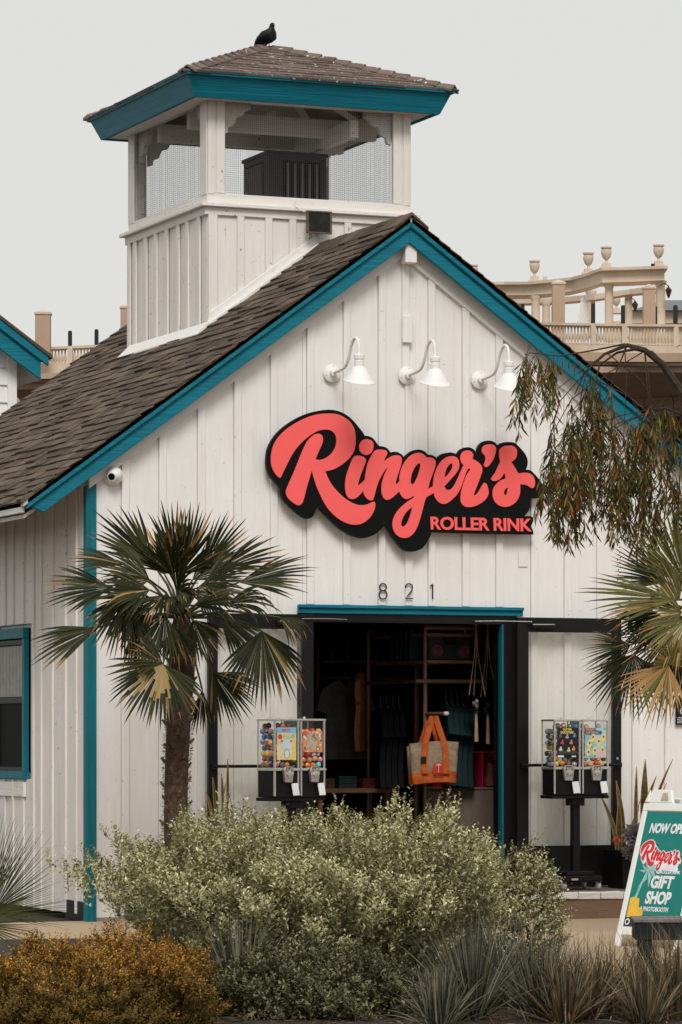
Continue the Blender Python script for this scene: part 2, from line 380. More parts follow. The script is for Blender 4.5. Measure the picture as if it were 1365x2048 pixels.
# shingles on the left slope
tabm = []
for q in range(5):
    k = MB(); w = .5; th = .014+.005*q/4; L = .2
    vs = []; 
    # slab: local x along the eave (unit width), local y up the slope, z out
    k.add([(-.5, 0, 0), (.5, 0, 0), (.5, 1, -.001), (-.5, 1, -.001), (-.5, random.uniform(-.03, .03), th), (.5, random.uniform(-.03, .03), th), (.5, 1, .003), (-.5, 1, .003)],
          [(0, 3, 2, 1), (4, 5, 6, 7), (0, 1, 5, 4), (1, 2, 6, 5), (2, 3, 7, 6), (3, 0, 4, 7)])
    tabm.append(k.mesh('shingle', M['shingle']))
slopeL = math.hypot(XR-XE, SL*(XR-XE)); angL = math.atan(SL)
EXPO = .124; rows = int(slopeL/EXPO)+1
cand = []
for r in range(rows):
    s = r*EXPO-.02; y = -.215-random.uniform(0, .25)
    while y < DEPTH:
        w = random.choice([.14, .2, .24, .3, .33]); y1 = min(y+w, DEPTH+.02); y0 = max(y, -.215)
        if y1-y0 > .03:
            ln = min(EXPO*1.8, slopeL-s); 
            cand.append((s+random.uniform(-.006, .006), y0, y1, ln))
        y = y1+.003 if y1 < DEPTH else DEPTH+1
ca, sa = math.cos(angL), math.sin(angL)
def tabpos(s, y): return (XE+s*ca, y, zroof(XE)-.018+s*sa)
info = []
for c in cand:
    ctr = tabpos(c[0]+.07, (c[1]+c[2])/2); u, v, z = proj(ctr)
    vis = (-10 < u < 1375 and 0 < v < 2048) and not (ctr[1] > 1.9 and ctr[0] > 1.7) 
    info.append((0 if vis else 1, z, c))
info.sort(key=lambda q: (q[0], q[1]))
rotm = Matrix(((0, ca, -sa), (-1, 0, 0), (0, sa, ca)))      # columns: local x,y,z in world
rotm = Matrix(((0, ca, -sa), (-1, 0, 0), (0, sa, ca)))
REUL = rotm.to_euler(); NIND = 190
rest = MB(); rest.m = 0
restV = []; restF = []
for i, (vis, z, (s, y0, y1, ln)) in enumerate(info):
    me = random.choice(tabm); lift = random.uniform(0, .004)
    loc = Vector(tabpos(s, (y0+y1)/2))+rotm @ Vector((0, 0, lift))
    if i < NIND:
        inst('shingle', me, roofL, loc, REUL, (y1-y0-.003, ln, 1+random.random()*.9))
    else:
        sc = (y1-y0-.003, ln, 1+random.random()*.9)
        rest.add([tuple(loc+rotm @ Vector((v.co[0]*sc[0], v.co[1]*sc[1], v.co[2]*sc[2]))) for v in me.vertices], [tuple(p.vertices) for p in me.polygons])
# per-face tone for the joined shingles
def shingle_joined():
    m = bpy.data.materials.new('shingle_grit_joined'); t, p, o = nodes_of(m); v = mapping(t)
    ge = t.nodes.new('ShaderNodeNewGeometry')
    c = ramp(t, ge.outputs['Random Per Island'], [(0, (.046, .031, .021)), (.5, (.085, .059, .040)), (1, (.145, .105, .072))])
    n = noise(t, v, 160, 3, .7)
    c = mixc(t, c, (.145, .112, .085), ramp(t, n, [(.5, (0, 0, 0)), (.75, (.6, .6, .6))]))
    t.links.new(c, p.inputs['Base Color']); p.inputs['Roughness'].default_value = .95; bump(t, p, n, .5, .004); return m
M['shingle_j'] = shingle_joined()
o = rest.build('shingle_field', M['shingle_j'], roofL); tag(o, kind='stuff')
# right slope (seen only edge-on): joined courses
k = MB(); slopeR = math.hypot(XW1+.62-XR, SR*(XW1+.62-XR)); aR = math.atan(SR); n = int(slopeR/EXPO)
for r in range(n):
    s0 = slopeR-r*EXPO; s1 = s0-EXPO*1.6
    f = lambda s, h: (XR+s*math.cos(aR)+h*math.sin(aR), ZR-.02-s*math.sin(aR)+h*math.cos(aR))
    k.prism([f(s0, 0), f(s0, .014), f(max(s1, 0), .003), f(max(s1, 0), 0)], -.21, DEPTH)
o = k.build('shingle_field', M['shingle_j'], roofR); tag(o, kind='stuff')
# ridge caps
for j in range(10):
    y = -.22+j*.2
    k = MB(); h = .012+.004*(j % 2)
    k.prism([(XR-.15, zroof(XR-.15)+.0), (XR, ZR+.0), (XR+.15, zroof(XR+.15)+.0), (XR+.15, zroof(XR+.15)+h), (XR, ZR+h+.012), (XR-.15, zroof(XR-.15)+h)], y, y+.215)
    k.build('ridge_cap', M['shingle'], roofL)
# eave: fascia tail and soffit along the left side
k = MB(); k.box(-.60, -.57, -.13, DEPTH, 3.262, 3.345); k.build('eave_fascia', M['white_y'], shop, bevel=.004)
k = MB(); k.prism([(-.57, 3.22), (.0, 3.22+.57*SL-.02), (.0, 3.25+.57*SL-.02), (-.57, 3.25)], -.12, DEPTH); k.build('eave_soffit', M['soffit'], shop)

# left side wall: narrow boards, window
side = MB(); WY0, WY1, WZ0, WZ1 = .0, .0, .0, .0
Pw = onX(47, 1255, -.03); Pb = onX(50, 1548, -.03)
WY0 = float(Pw[1]); WY1 = WY0+.85; WZ1 = float(Pw[2]); WZ0 = float(onX(48, 1547, -.03)[2])
side.box(.035, .10, .02, WY0, .1, 3.55); side.box(.035, .10, WY1, DEPTH-.15, .1, 3.55)
side.box(.035, .10, WY0, WY1, .1, WZ0); side.box(.035, .10, WY0, WY1, WZ1, 3.55)
sw = side.build('side_wall', M['white_v'], shop)
pxs = [166, 154.5, 133, 109.6, 87, 69, 49]
ys = [float(onX(p, 1500, -.0)[1]) for p in pxs]
yl = [0.05]+ys[1:]
step = .27
while yl[-1] < DEPTH-.3: yl.append(yl[-1]+random.uniform(.22, .29))
for a, b in zip(yl, yl[1:]):
    d = random.choice([.0, .012, .004]) 
    segs = [(.05, 3.56)]
    if b > WY0+.02 and a < WY1-.02:
        segs = [(.05, WZ0-.05), (WZ1+.03, 3.56)]
    for z0, z1 in segs:
        k = MB(); k.box(-.004-d, .034, a+.004, b-.004, z0, z1); k.build('siding_board', M['white_old'], sw, bevel=.003)
        if b-a > .12:
            k = MB(); k.box(-.022-d, -.0045-d, b-.035, b+.01, z0, z1-.0); k.build('batten', M['white_old'], sw, bevel=.003)
k = MB(); k.box(-.022, -.0, -.034, .045, .0, 3.50); k.build('corner_board', M['teal_z'], sw, bevel=.003)
k = MB(); k.box(-.012, .03, .08, .55, .0, .155); k.build('vent_opening', M['black'], sw)
k = MB(); k.box(-.032, -.006, WY0-.0, WY1, WZ0-.20, WZ0-.075); k.build('apron_board', M['white_oldy'], sw, bevel=.003)
win = MB(); fr = .062
win.box(-.034, .02, WY0, WY1, WZ1-.09, WZ1); win.box(-.045, .02, WY0-.02, WY1+.02, WZ0-.05, WZ0+.015)
win.box(-.026, .02, WY0, WY0+fr, WZ0+.015, WZ1-.09); win.box(-.026, .02, WY1-fr, WY1, WZ0+.015, WZ1-.09)
wn = win.build('window', M['teal_z'], sw, bevel=.004)
zm = float(onX(20, 1400, 0)[2])
k = MB()
for z0, z1 in ((WZ0+.016, WZ0+.05), (zm-.03, zm+.02), (WZ1-.14, WZ1-.101)): k.box(-.018, .012, WY0+fr, WY1-fr, z0, z1)
k.box(-.018, .012, WY0+fr, WY0+fr+.022, WZ0+.05, WZ1-.14); k.box(-.018, .012, WY1-fr-.022, WY1-fr, WZ0+.05, WZ1-.14)
k.build('sash', M['dark_green'], wn)
for z0, z1 in ((WZ0+.05, zm-.03), (zm+.02, WZ1-.14)):
    k = MB(); k.box(-.004, .002, WY0+fr+.022, WY1-fr-.022, z0, z1); k.build('pane', M['window_glass'], wn)
k = MB(); n = 14
for j in range(n):
    a = WY0+fr+.03+(WY1-WY0-2*fr-.06)*j/n; k.box(-.008+.003*(j % 2), -.0045, a, a+.045, zm+.025, WZ1-.15)
k.build('curtain', plain('lace_curtain', (.33, .32, .29), .9), wn)
# rear and right walls, floor, ceiling: the room
k = MB(); k.box(XW1-.1, XW1, .1, DEPTH-.2, 0, 3.5); k.build('side_wall', M['white_v'], shop)
k = MB(); k.box(.1, XW1-.1, DEPTH-.3, DEPTH-.2, 0, 3.5); k.build('rear_wall', M['white_v'], shop)
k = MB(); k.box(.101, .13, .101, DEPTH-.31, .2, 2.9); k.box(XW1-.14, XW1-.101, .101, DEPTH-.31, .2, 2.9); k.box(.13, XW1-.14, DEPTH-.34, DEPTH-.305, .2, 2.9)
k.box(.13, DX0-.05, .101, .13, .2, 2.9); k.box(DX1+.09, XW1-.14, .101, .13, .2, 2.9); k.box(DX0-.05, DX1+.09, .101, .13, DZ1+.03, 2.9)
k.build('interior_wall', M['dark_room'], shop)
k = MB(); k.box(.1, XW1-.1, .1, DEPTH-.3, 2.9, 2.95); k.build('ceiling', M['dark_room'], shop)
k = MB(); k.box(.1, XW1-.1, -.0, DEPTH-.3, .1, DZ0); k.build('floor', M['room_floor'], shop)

# ------------------------------------------------------------ doors
k = MB(); x0 = float(onY(592, 1212)[0]); x1 = float(onY(1042, 1216)[0])
k.box(x0, x1, -.050, -.030, 2.50, 2.565); k.box(x0-.0, x1, -.075, -.030, 2.545, 2.572); k.build('door_lintel', M['teal_x'], shop, bevel=.004)
k = MB(); k.box(DX0-.05, DX1+.13, -.03, .10, 2.43, 2.499); k.box(DX0-.05, DX0+.0, -.03, .10, DZ0, 2.43); k.box(DX1+.035, DX1+.13, -.03, .10, DZ0, 2.43)
k.build('door_frame', M['black_metal'], shop)
k = MB(); k.box(DX1-.010, DX1+.006, -.032, .035, DZ0, 2.428); k.build('door_jamb', M['teal_z'], shop)
k = MB(); k.box(DX1+.007, DX1+.034, -.030, .035, DZ0, 2.428); k.build('door_stop', M['black_metal'], shop)
k = MB(); k.box(DX1-.009, DX1+.033, .036, .14, DZ0, 2.428); k.build('door_stop', M['black_metal'], shop)
def leaf(x0, x1, hinge_right, lab):
    y0, y1 = -.15, -.105; st = .075
    z0, z1 = DZ0+.012, 2.487
    k = MB(); k.box(x0, x0+(.105 if not hinge_right else .08), y0, y1, z0, z1); k.box(x1-(.08 if not hinge_right else .105), x1, y0, y1, z0, z1)
    a = x0+(.105 if not hinge_right else .08); b = x1-(.08 if not hinge_right else .105)
    k.box(a, b, y0, y1, 2.365, z1); k.box(a, b, y0, y1, z0, .565)
    d = k.build('door', M['black_metal'], shop, bevel=.003)
    if lab: d['label'] = lab
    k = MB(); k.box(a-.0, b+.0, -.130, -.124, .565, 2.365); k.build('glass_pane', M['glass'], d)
    # push bar, standing off the leaf
    zb = 1.245
    k = MB(); k.tube([(x0+.03, y0-.045, zb), (x1-.03, y0-.045, zb)], .013, 8); k.box(x0+.02, x0+.06, y0-.05, y0, zb-.02, zb+.02); k.box(x1-.06, x1-.02, y0-.05, y0, zb-.02, zb+.02)
    k.build('push_bar', M['black_metal'], d)
    return d, a, b
dl, _, _ = leaf(.981, 1.90, True, 'left glass door leaf folded back against the wall behind the palm')
dr, a, b = leaf(3.745, 4.721, False, 'right glass door leaf folded back against the wall')
# door closers
def closer(d, xb, sgn):
    k = MB(); k.tube([(xb, -.185, 2.415), (xb+sgn*.22, -.185, 2.415)], .022, 10); c = k.build('door_closer', M['black_metal'], d)
    k = MB(); k.tube([(xb+sgn*.0, -.207, 2.426), (xb+sgn*.2, -.207, 2.428)], .004, 6); k.build('closer_cap', M['steel'], c)
    k = MB(); k.tube([(xb, -.19, 2.45), (xb-sgn*.28, -.10, 2.455), (xb-sgn*.46, -.045, 2.452)], .004, 6); k.build('closer_arm', M['cast'], c)
closer(dr, 3.86, 1); closer(dl, 1.78, -1)
k = MB(); k.lathe([(.0, 0), (.010, .0), (.010, .008), (0, .008)], 10, Matrix.Translation((4.68, -.15, 1.30)) @ Matrix.Rotation(R_(90), 4, 'X')); k.build('door_lock', M['steel'], dr)

# ------------------------------------------------------------ cupola
TX0, TX1, TY0, TY1 = 1.73, 3.65, 1.895, 3.97; TZ = 6.13; OPB = 6.22; OPT = 7.03
tw = MB()
tw.box(TX0+.03, TX1-.03, TY0+.03, TY0+.07, 4.95, TZ); tw.box(TX0+.03, TX0+.07, TY0+.07, TY1-.03, 4.9, TZ)
tw.box(TX1-.07, TX1-.03, TY0+.07, TY1-.03, 4.95, TZ); tw.box(TX0+.07, TX1-.07, TY1-.07, TY1-.03, 4.95, TZ)
tw.box(TX0+.07, TX1-.07, TY0+.07, TY1-.07, TZ-.08, TZ-.04)
cup = tw.build('cupola', M['white_old'], shop)
fx = [float(onY(p, 560, TY0)[0]) for p in (433, 487, 543, 591, 645, 701, 760)]
xs = [TX0+.085]+fx+[TX1]
for a, b in zip(xs, xs[1:]):
    d = random.uniform(0, .006)
    k = MB(); k.box(a+.002, b-.004, TY0-.002-d, TY0+.029, 4.95, TZ-.10); k.build('siding_board', M['white_old'], cup, bevel=.003)
for x in fx:
    k = MB(); k.box(x-.065, x, TY0-.030, TY0-.009, 5.0, TZ-.10); k.build('batten', M['white_old'], cup, bevel=.003)
k = MB(); k.box(TX0-.0, TX0+.083, TY0-.032, TY0+.029, 4.95, TZ-.10); k.build('corner_board', M['white_old'], cup, bevel=.003)
pyl = [405, 367, 320, 282, 235, 190, 148, 105, 80]
yy = [TY0+.0]+[float(onX(220+p/2.068, 560, TX0)[1]) for p in pyl[1:-1]]+[TY1]
for i, (a, b) in enumerate(zip(yy, yy[1:])):
    d = random.uniform(0, .008)
    k = MB(); k.box(TX0-.002-d, TX0+.029, a+.004+(.0), b-.004, 4.85, TZ-.10); k.build('siding_board', M['white_old'], cup, bevel=.003)
    k = MB(); k.box(TX0-.030, TX0-.011, b-.095 if i < 8 else b-.05, b-.02, 4.9, TZ-.10); k.build('batten', M['white_old'], cup, bevel=.003)
# frieze + ledge
def ring(z0, z1, o_, t, nm, mats=('white_oldx', 'white_oldy'), bev=.004, parent=None):
    for q in ((TX0-o_, TX1+o_, TY0-o_, TY0-o_+t, 0), (TX0-o_, TX1+o_, TY1+o_-t, TY1+o_, 0), (TX0-o_, TX0-o_+t, TY0-o_+t, TY1+o_-t, 1), (TX1+o_-t, TX1+o_, TY0-o_+t, TY1+o_-t, 1)):
        k = MB(); k.box(*q[:4], z0, z1); k.build(nm, M[mats[q[4]]], parent or cup, bevel=bev)
ring(TZ-.105, TZ-.035, .032, .03, 'frieze')
ring(TZ-.035, TZ-.002, .075, .16, 'ledge')
ring(TZ-.002, OPB, .006, .07, 'sill_rail')
ring(OPT-.0, OPT+.10, .0, .07, 'head_rail')
# posts with double boards and brackets
for (px, py) in ((TX0, TY0), (TX1-.11, TY0), (TX0, TY1-.11), (TX1-.11, TY1-.11)):
    k = MB(); k.box(px+.001, px+.109, py+.001, py+.109, OPB, OPT+.12); p_ = k.build('corner_post', M['white_old'], cup, bevel=.004)
    k = MB(); sx = 1 if px == TX0 else -1; sy = 1 if py == TY0 else -1; fxp = TX0 if sx > 0 else TX1; fyp = TY0 if sy > 0 else TY1
    k.box(min(fxp+sx*.0, fxp+sx*.065), max(fxp, fxp+sx*.065), min(fyp-sy*.012, fyp), max(fyp-sy*.012, fyp), OPB-.01, OPT+.02)
    k.box(min(fxp+sx*.085, fxp+sx*.16), max(fxp+sx*.085, fxp+sx*.16), min(fyp-sy*.010, fyp+sy*.03), max(fyp-sy*.010, fyp+sy*.03), OPB, OPT)
    k.box(min(fxp-sx*.012, fxp), max(fxp-sx*.012, fxp), min(fyp, fyp+sy*.16), max(fyp, fyp+sy*.16), OPB-.01, OPT+.02)
    k.build('post_casing', M['white_old'], p_, bevel=.003)
    br = [(0, 0), (.26, 0), (.26, -.05), (.21, -.07), (.19, -.11), (.13, -.13), (.10, -.20), (.05, -.22), (.04, -.27), (0, -.28)]
    k = MB(); k.prism([(fxp+sx*(.16+q[0]), OPT+q[1]) for q in br], fyp+sy*.04, fyp+sy*.085)
    k.prism([(fyp+sy*(.16+q[0]), OPT+q[1]) for q in br], fxp+sx*.04, fxp+sx*.085, 'X'); k.build('bracket', M['white_old'], p_)
# wire screens (four sides)
def screen(side_):
    k = MB(); t = .0006; pitch = .019
    lo, hi = (TX0+.16, TX1-.16) if side_ in 'FB' else (TY0+.16, TY1-.16)
    c = {'F': TY0+.02, 'B': TY1-.02, 'L': TX0+.02, 'R': TX1-.02}[side_]
    def bx(a0, a1, z0, z1, cc):
        if side_ in 'FB': k.box(a0, a1, cc-t, cc+t, z0, z1)
        else: k.box(cc-t, cc+t, a0, a1, z0, z1)
    n = int((hi-lo)/pitch)
    for i in range(n+1):
        a = lo+i*pitch; bx(a-t, a+t, OPB, OPT, c)
    n = int((OPT-OPB)/pitch)
    for i in range(n+1):
        z = OPB+i*pitch; bx(lo, hi, z-t, z+t, c+.0019)
    o = k.build('wire_screen', M['wire'], cup); tag(o, kind='stuff')
M['wire'] = plain('galvanised_wire', (.10, .095, .09), .7, .0)
for s_ in 'FBLR': screen(s_)
# cupola roof: hip
OV = .285; EZ = 7.215; cx, cy = (TX0+TX1)/2, (TY0+TY1)/2; AZ = 7.735
ex0, ex1, ey0, ey1 = TX0-OV, TX1+OV, TY0-OV, TY1+OV
k = MB(); t_ = .05
q_ = .07; zq = EZ+.07*(AZ-EZ)/(ex1-cx)-.004
k.add([(ex0+q_, ey0+q_, zq), (ex1-q_, ey0+q_, zq), (ex1-q_, ey1-q_, zq), (ex0+q_, ey1-q_, zq), (cx, cy, AZ-.004), (ex0+q_, ey0+q_, zq-t_), (ex1-q_, ey0+q_, zq-t_), (ex1-q_, ey1-q_, zq-t_), (ex0+q_, ey1-q_, zq-t_), (cx, cy, AZ-t_)],
      [(0, 1, 4), (1, 2, 4), (2, 3, 4), (3, 0, 4), (5, 9, 6), (6, 9, 7), (7, 9, 8), (8, 9, 5), (0, 5, 6, 1), (1, 6, 7, 2), (2, 7, 8, 3), (3, 8, 5, 0)])
croof = k.build('cupola_roof', M['soffit'], shop)
# canted fascia: outer top at eave, bottom pulled inward
def fascia(a, b, name):
    # a,b: corner indices; build as slab between top outer line and bottom inner line
    k = MB(); top = .012; bot = .205; ins = .095; th = .03
    A = {0: (ex0, ey0), 1: (ex1, ey0), 2: (ex1, ey1), 3: (ex0, ey1)}
    def cin(c, d): 
        x, y = A[c]; return (x+(d if x < cx else -d), y+(d if y < cy else -d))
    vs = []
    for c in (a, b):
        for d, z in ((-.015, EZ+top), (ins-.015, EZ-bot), (ins+.02, EZ-bot), (.025, EZ+top-.02)):
            x, y = cin(c, d); vs.append((x, y, z))
    k.add(vs, [(0, 1, 2, 3), (7, 6, 5, 4), (0, 4, 5, 1), (1, 5, 6, 2), (2, 6, 7, 3), (3, 7, 4, 0)])
    f = k.build(name, M['teal_x'] if a in (0, 2) and b in (1, 3) and (a, b) != (3, 0) else M['teal_y'], croof)
    k = MB(); vs = []
    for c in (a, b):
        for d, z in ((-.030, EZ+.012), (-.022, EZ-.030), (-.004, EZ-.030), (-.004, EZ+.008)):
            x, y = cin(c, d); vs.append((x, y, z))
    k.add(vs, [(0, 1, 2, 3), (7, 6, 5, 4), (0, 4, 5, 1), (1, 5, 6, 2), (2, 6, 7, 3), (3, 7, 4, 0)])
    k.build('drip_edge', M['teal_x'], croof)
for a, b in ((0, 1), (1, 2), (2, 3), (3, 0)): fascia(a, b, 'fascia_board')
# soffit boards below the overhang and rafters inside
k = MB(); zz = EZ-.19
k.box(ex0+.10, ex1-.10, ey0+.10, TY0-.0, zz, zz+.02); k.box(ex0+.10, ex1-.10, TY1, ey1-.10, zz, zz+.02); k.box(ex0+.10, TX0, TY0, TY1, zz, zz+.02); k.box(TX1, ex1-.10, TY0, TY1, zz, zz+.02)
k.build('soffit', M['white_oldx'], croof)
for (qx, qy) in ((TX0, TY0), (TX1, TY0), (TX1, TY1), (TX0, TY1), (cx, TY0), (cx, TY1), (TX0, cy), (TX1, cy)):
    k = MB(); k.tube([(qx, qy, 7.10), (cx, cy, AZ-.14)], .045, 4); k.build('rafter', M['white_old'], croof)
for y_ in (TY0+.65, TY1-.65):
    k = MB(); k.box(TX0+.06, TX1-.06, y_-.04, y_+.04, 6.88, 7.04); k.build('tie_beam', M['white_oldx'], croof)
k = MB(); k.box(cx-.04, cx+.04, TY0+.70, TY1-.70, 6.98, 7.12); k.build('tie_beam', M['white_oldy'], croof)
k = MB(); k.box(TX1-.55, TX1-.47, TY0+.06, TY1-.06, 6.80, 6.95); k.build('tie_beam', M['white_oldy'], croof)
# hip shingles, face by face
def hip_face(A, B, individually):
    A = Vector((A[0], A[1], EZ)); B = Vector((B[0], B[1], EZ)); P = Vector((cx, cy, AZ)); mid = (A+B)/2
    e = (B-A); Ln = e.length; e.normalize(); up = (P-mid); S = up.length; up.normalize(); nrm = e.cross(up)
    if nrm.z < 0: nrm = -nrm
    ex = .118; nr = int(S/ex)+1; joined = MB(); hl = Ln/2+.03
    for r in range(nr):
        s0 = r*ex-.035; s1 = min(s0+ex*1.6, S-.002)
        w0 = hl*(1-max(s0, -.03)/S); w1 = hl*(1-s1/S)
        x = -w0-random.uniform(0, .15)
        while x < w0:
            w = random.choice([.18, .24, .30]); a0 = max(x, -w0); a1 = min(x+w, w0); x += w+.003
            if a1-a0 < .02: continue
            th = random.uniform(.012, .02); j1 = random.uniform(-.006, .006)
            c0 = max(-w1, min(w1, a0)); c1 = max(-w1, min(w1, a1)); 
            loc = mid+e*a0+up*s0
            def q(u, v, h): return tuple(mid+e*u+up*v+nrm*h-loc)
            vs = [q(a0, s0+j1, .0), q(a1, s0+j1, .0), q(c1, s1, .0), q(c0, s1, .0), q(a0, s0+j1, th), q(a1, s0+j1, th), q(c1, s1, .004), q(c0, s1, .004)]
            fs = [(0, 3, 2, 1), (4, 5, 6, 7), (0, 1, 5, 4), (1, 2, 6, 5), (2, 3, 7, 6), (3, 0, 4, 7)]
            if individually:
                kk = MB(); kk.add(vs, fs); kk.build('shingle', M['shingle_spot'], croof, loc=loc)
            else: joined.add([tuple(Vector(v)+loc) for v in vs], fs)
    if not individually: o = joined.build('shingle_field', M['shingle_j'], croof); tag(o, kind='stuff')
hip_face((ex0, ey0), (ex1, ey0), True); hip_face((ex0, ey1), (ex0, ey0), True)
hip_face((ex1, ey0), (ex1, ey1), False); hip_face((ex1, ey1), (ex0, ey1), False)
# hip caps
for c in ((ex0, ey0), (ex1, ey0), (ex0, ey1), (ex1, ey1)):
    A = Vector((c[0], c[1], EZ+.012)); P = Vector((cx, cy, AZ+.012)); d = P-A; L = d.length; d.normalize()
    n = int(L/.15)
    for j in range(n):
        s0 = -.03+j*.15; kk = MB(); a = A+d*s0; b = A+d*(s0+.21)
        sidev = Vector((-d.y, d.x, 0)).normalized(); th = .02; hw = .085; dz = .028
        vs = []
        for pt, h in ((a, th+.012), (b, .010)):
            vs += [pt+sidev*hw-Vector((0, 0, dz)), pt+Vector((0, 0, h)), pt-sidev*hw-Vector((0, 0, dz)), pt-sidev*hw-Vector((0, 0, dz-.012-(.01 if h > .02 else 0))), pt+Vector((0, 0, h+.012)), pt+sidev*hw-Vector((0, 0, dz-.012-(.01 if h > .02 else 0)))]
        loc = a.copy(); vs = [tuple(v-loc) for v in vs]
        kk.add(vs, [(0, 1, 2, 3, 4, 5), (11, 10, 9, 8, 7, 6)]+[(i, i+6, (i+1) % 6+6, (i+1) % 6) for i in range(6)])
        kk.build('hip_cap', M['shingle_spot'], croof, loc=loc)
# flashing where the cupola meets the roof
def zr(x): return zroof(x)
k = MB(); k.prism([(TX0-.03, zr(TX0-.03)+.0), (XR-.02, zr(XR-.02)+.0), (XR-.02, zr(XR-.02)+.115), (TX0-.0, zr(TX0)+.115)], TY0-.065, TY0-.034); k.build('flashing', M['white_x'], cup, bevel=.004)
k = MB(); k.prism([(TX0-.09, zr(TX0-.09)+.0), (XR-.02, zr(XR-.02)+.0), (XR-.02, zr(XR-.02)+.035), (TX0-.09, zr(TX0-.09)+.035)], TY0-.115, TY0-.066); k.build('flashing', M['white_x'], cup, bevel=.003)
k = MB(); k.prism([(TX0-.15, zr(TX0-.15)+.005), (TX0-.031, zr(TX0-.031)+.005), (TX0-.031, zr(TX0-.031)+.05), (TX0-.15, zr(TX0-.15)+.022)], TY0-.12, TY1-.10); k.build('flashing', M['white_y'], cup, bevel=.003)

# condenser unit inside the cupola
c0 = onY(537, 345, 2.62)
ac = thing('air_conditioner', 'dark louvred air conditioning unit standing inside the screened cupola', 'air conditioner', (float(c0[0]), 2.62, OPB-.12))
W_, D_, H_ = .56, .62, .62
k = MB(); k.box(.03, W_-.03, .03, D_-.03, 0, H_-.02); k.build('inner_coil', M['black'], ac)
CSM = plain('casing_metal', (.030, .034, .030), .6)
for q in ((0, .14, 0, .03, 0, H_), (W_-.05, W_, 0, .03, 0, H_), (0, .05, D_-.03, D_, 0, H_), (W_-.05, W_, D_-.03, D_, 0, H_), (0, .03, .03, .12, 0, H_), (0, .03, D_-.07, D_-.03, 0, H_), (.14, W_-.05, 0, .03, H_-.05, H_), (0, .03, .12, D_-.07, H_-.05, H_)):
    k = MB(); k.box(*q); k.build('casing_panel', CSM, ac)
k = MB(); k.box(-.015, W_+.015, -.015, D_+.015, H_, H_+.03); k.build('lid', plain('casing_lid', (.025, .028, .026), .6), ac)
lm = MB(); lm.box(-.009, .009, -.006, .02, 0, H_-.07); lm = lm.mesh('louver_bar', plain('louver_metal', (.16, .15, .13), .6))
for x in (.19, .26, .33, .40, .47): inst('louver', lm, ac, (x, .0, .0))
for y in (.17, .22, .27, .32, .37, .42, .47, .52): inst('louver', lm, ac, (.0, y, .0), (0, 0, R_(90)))

# flood light
p = onY(634, 446, TY0-.12)
fl = thing('flood_light', 'square weathered flood light on the cupola wall above the roof slope', 'flood light', (float(p[0]), TY0-.035, float(p[2])), 0)
k = MB(); k.box(-.11, .11, -.13, -.115, -.095, .095); k.box(-.12, .12, -.15, -.128, .085, .10); k.box(-.12, .12, -.15, -.128, -.10, -.085); k.box(-.12, -.10, -.15, -.128, -.085, .085); k.box(.10, .12, -.15, -.128, -.085, .085)
k.prism([(-.09, -.08), (.09, -.08), (.09, .08), (-.09, .08)], -.115, -.05); k.build('housing', plain('rusty_bronze', (.13, .10, .07), .6, .3, .4, 30), fl, bevel=.003)
k = MB(); k.box(-.099, .099, -.140, -.131, -.084, .084); k.build('lens', plain('smoked_lens', (.02, .018, .013), .3, 0, .5, 14, 0, .2), fl)
k = MB(); k.tube([(0, -.05, -.06), (0, -.02, -.10), (0, 0, -.11)], .018, 8); k.box(-.05, .05, -.02, 0, -.16, -.06); k.tube([(-.12, -.10, .09), (-.2, -.02, .16), (-.16, -.0, .22)], .004, 5); k.build('mount', M['white_old'], fl)

# pigeon
pb = onY(536, 98, 2.75)
pg = thing('pigeon', 'black pigeon perched on the peak of the cupola roof', 'bird', (float(pb[0])+.03, 2.86, AZ-.004), R_(-72)); pg.scale = (.80, .95, .74)
def blob_chain(spec, n=14):
    k = MB(); k.tube([s_[:3] for s_ in spec], [s_[3] for s_ in spec], n); return k
k = blob_chain([(-.235, 0, .005, .008), (-.20, 0, .018, .02), (-.13, 0, .05, .038), (-.07, 0, .088, .066), (0, 0, .112, .084), (.05, 0, .128, .084), (.08, 0, .17, .058), (.092, 0, .205, .032), (.096, 0, .228, .026), (.103, 0, .246, .026), (.112, 0, .262, .020), (.117, 0, .270, .007)])
body = k.build('body', plain('black_feathers', (.007, .008, .009), .5, 0, .5, 30), pg, smooth=True)
k = MB()
for s_ in (-1, 1):
    k.tube([(.05, s_*.050, .14), (-.02, s_*.062, .105), (-.10, s_*.045, .06), (-.19, s_*.02, .02)], [.018, .032, .028, .006], 8)
k.build('wing', plain('dark_wing_feathers', (.02, .021, .023), .5, 0, .6, 40), pg, smooth=True)
k = MB(); k.tube([(.120, 0, .248), (.150, 0, .238)], [.008, .002], 6); k.build('beak', plain('grey_beak', (.12, .11, .10), .5), pg)
k = MB()
for s_ in (-1, 1):
    k.tube([(.01, s_*.025, .06), (.01, s_*.025, .0)], .005, 5); k.tube([(-.01, s_*.025, .003), (.04, s_*.025, .003)], .004, 5); k.tube([(.01, s_*.025, .003), (.03, s_*.04, .003)], .004, 5)
k.build('foot', plain('pink_foot', (.20, .06, .05), .6), pg)

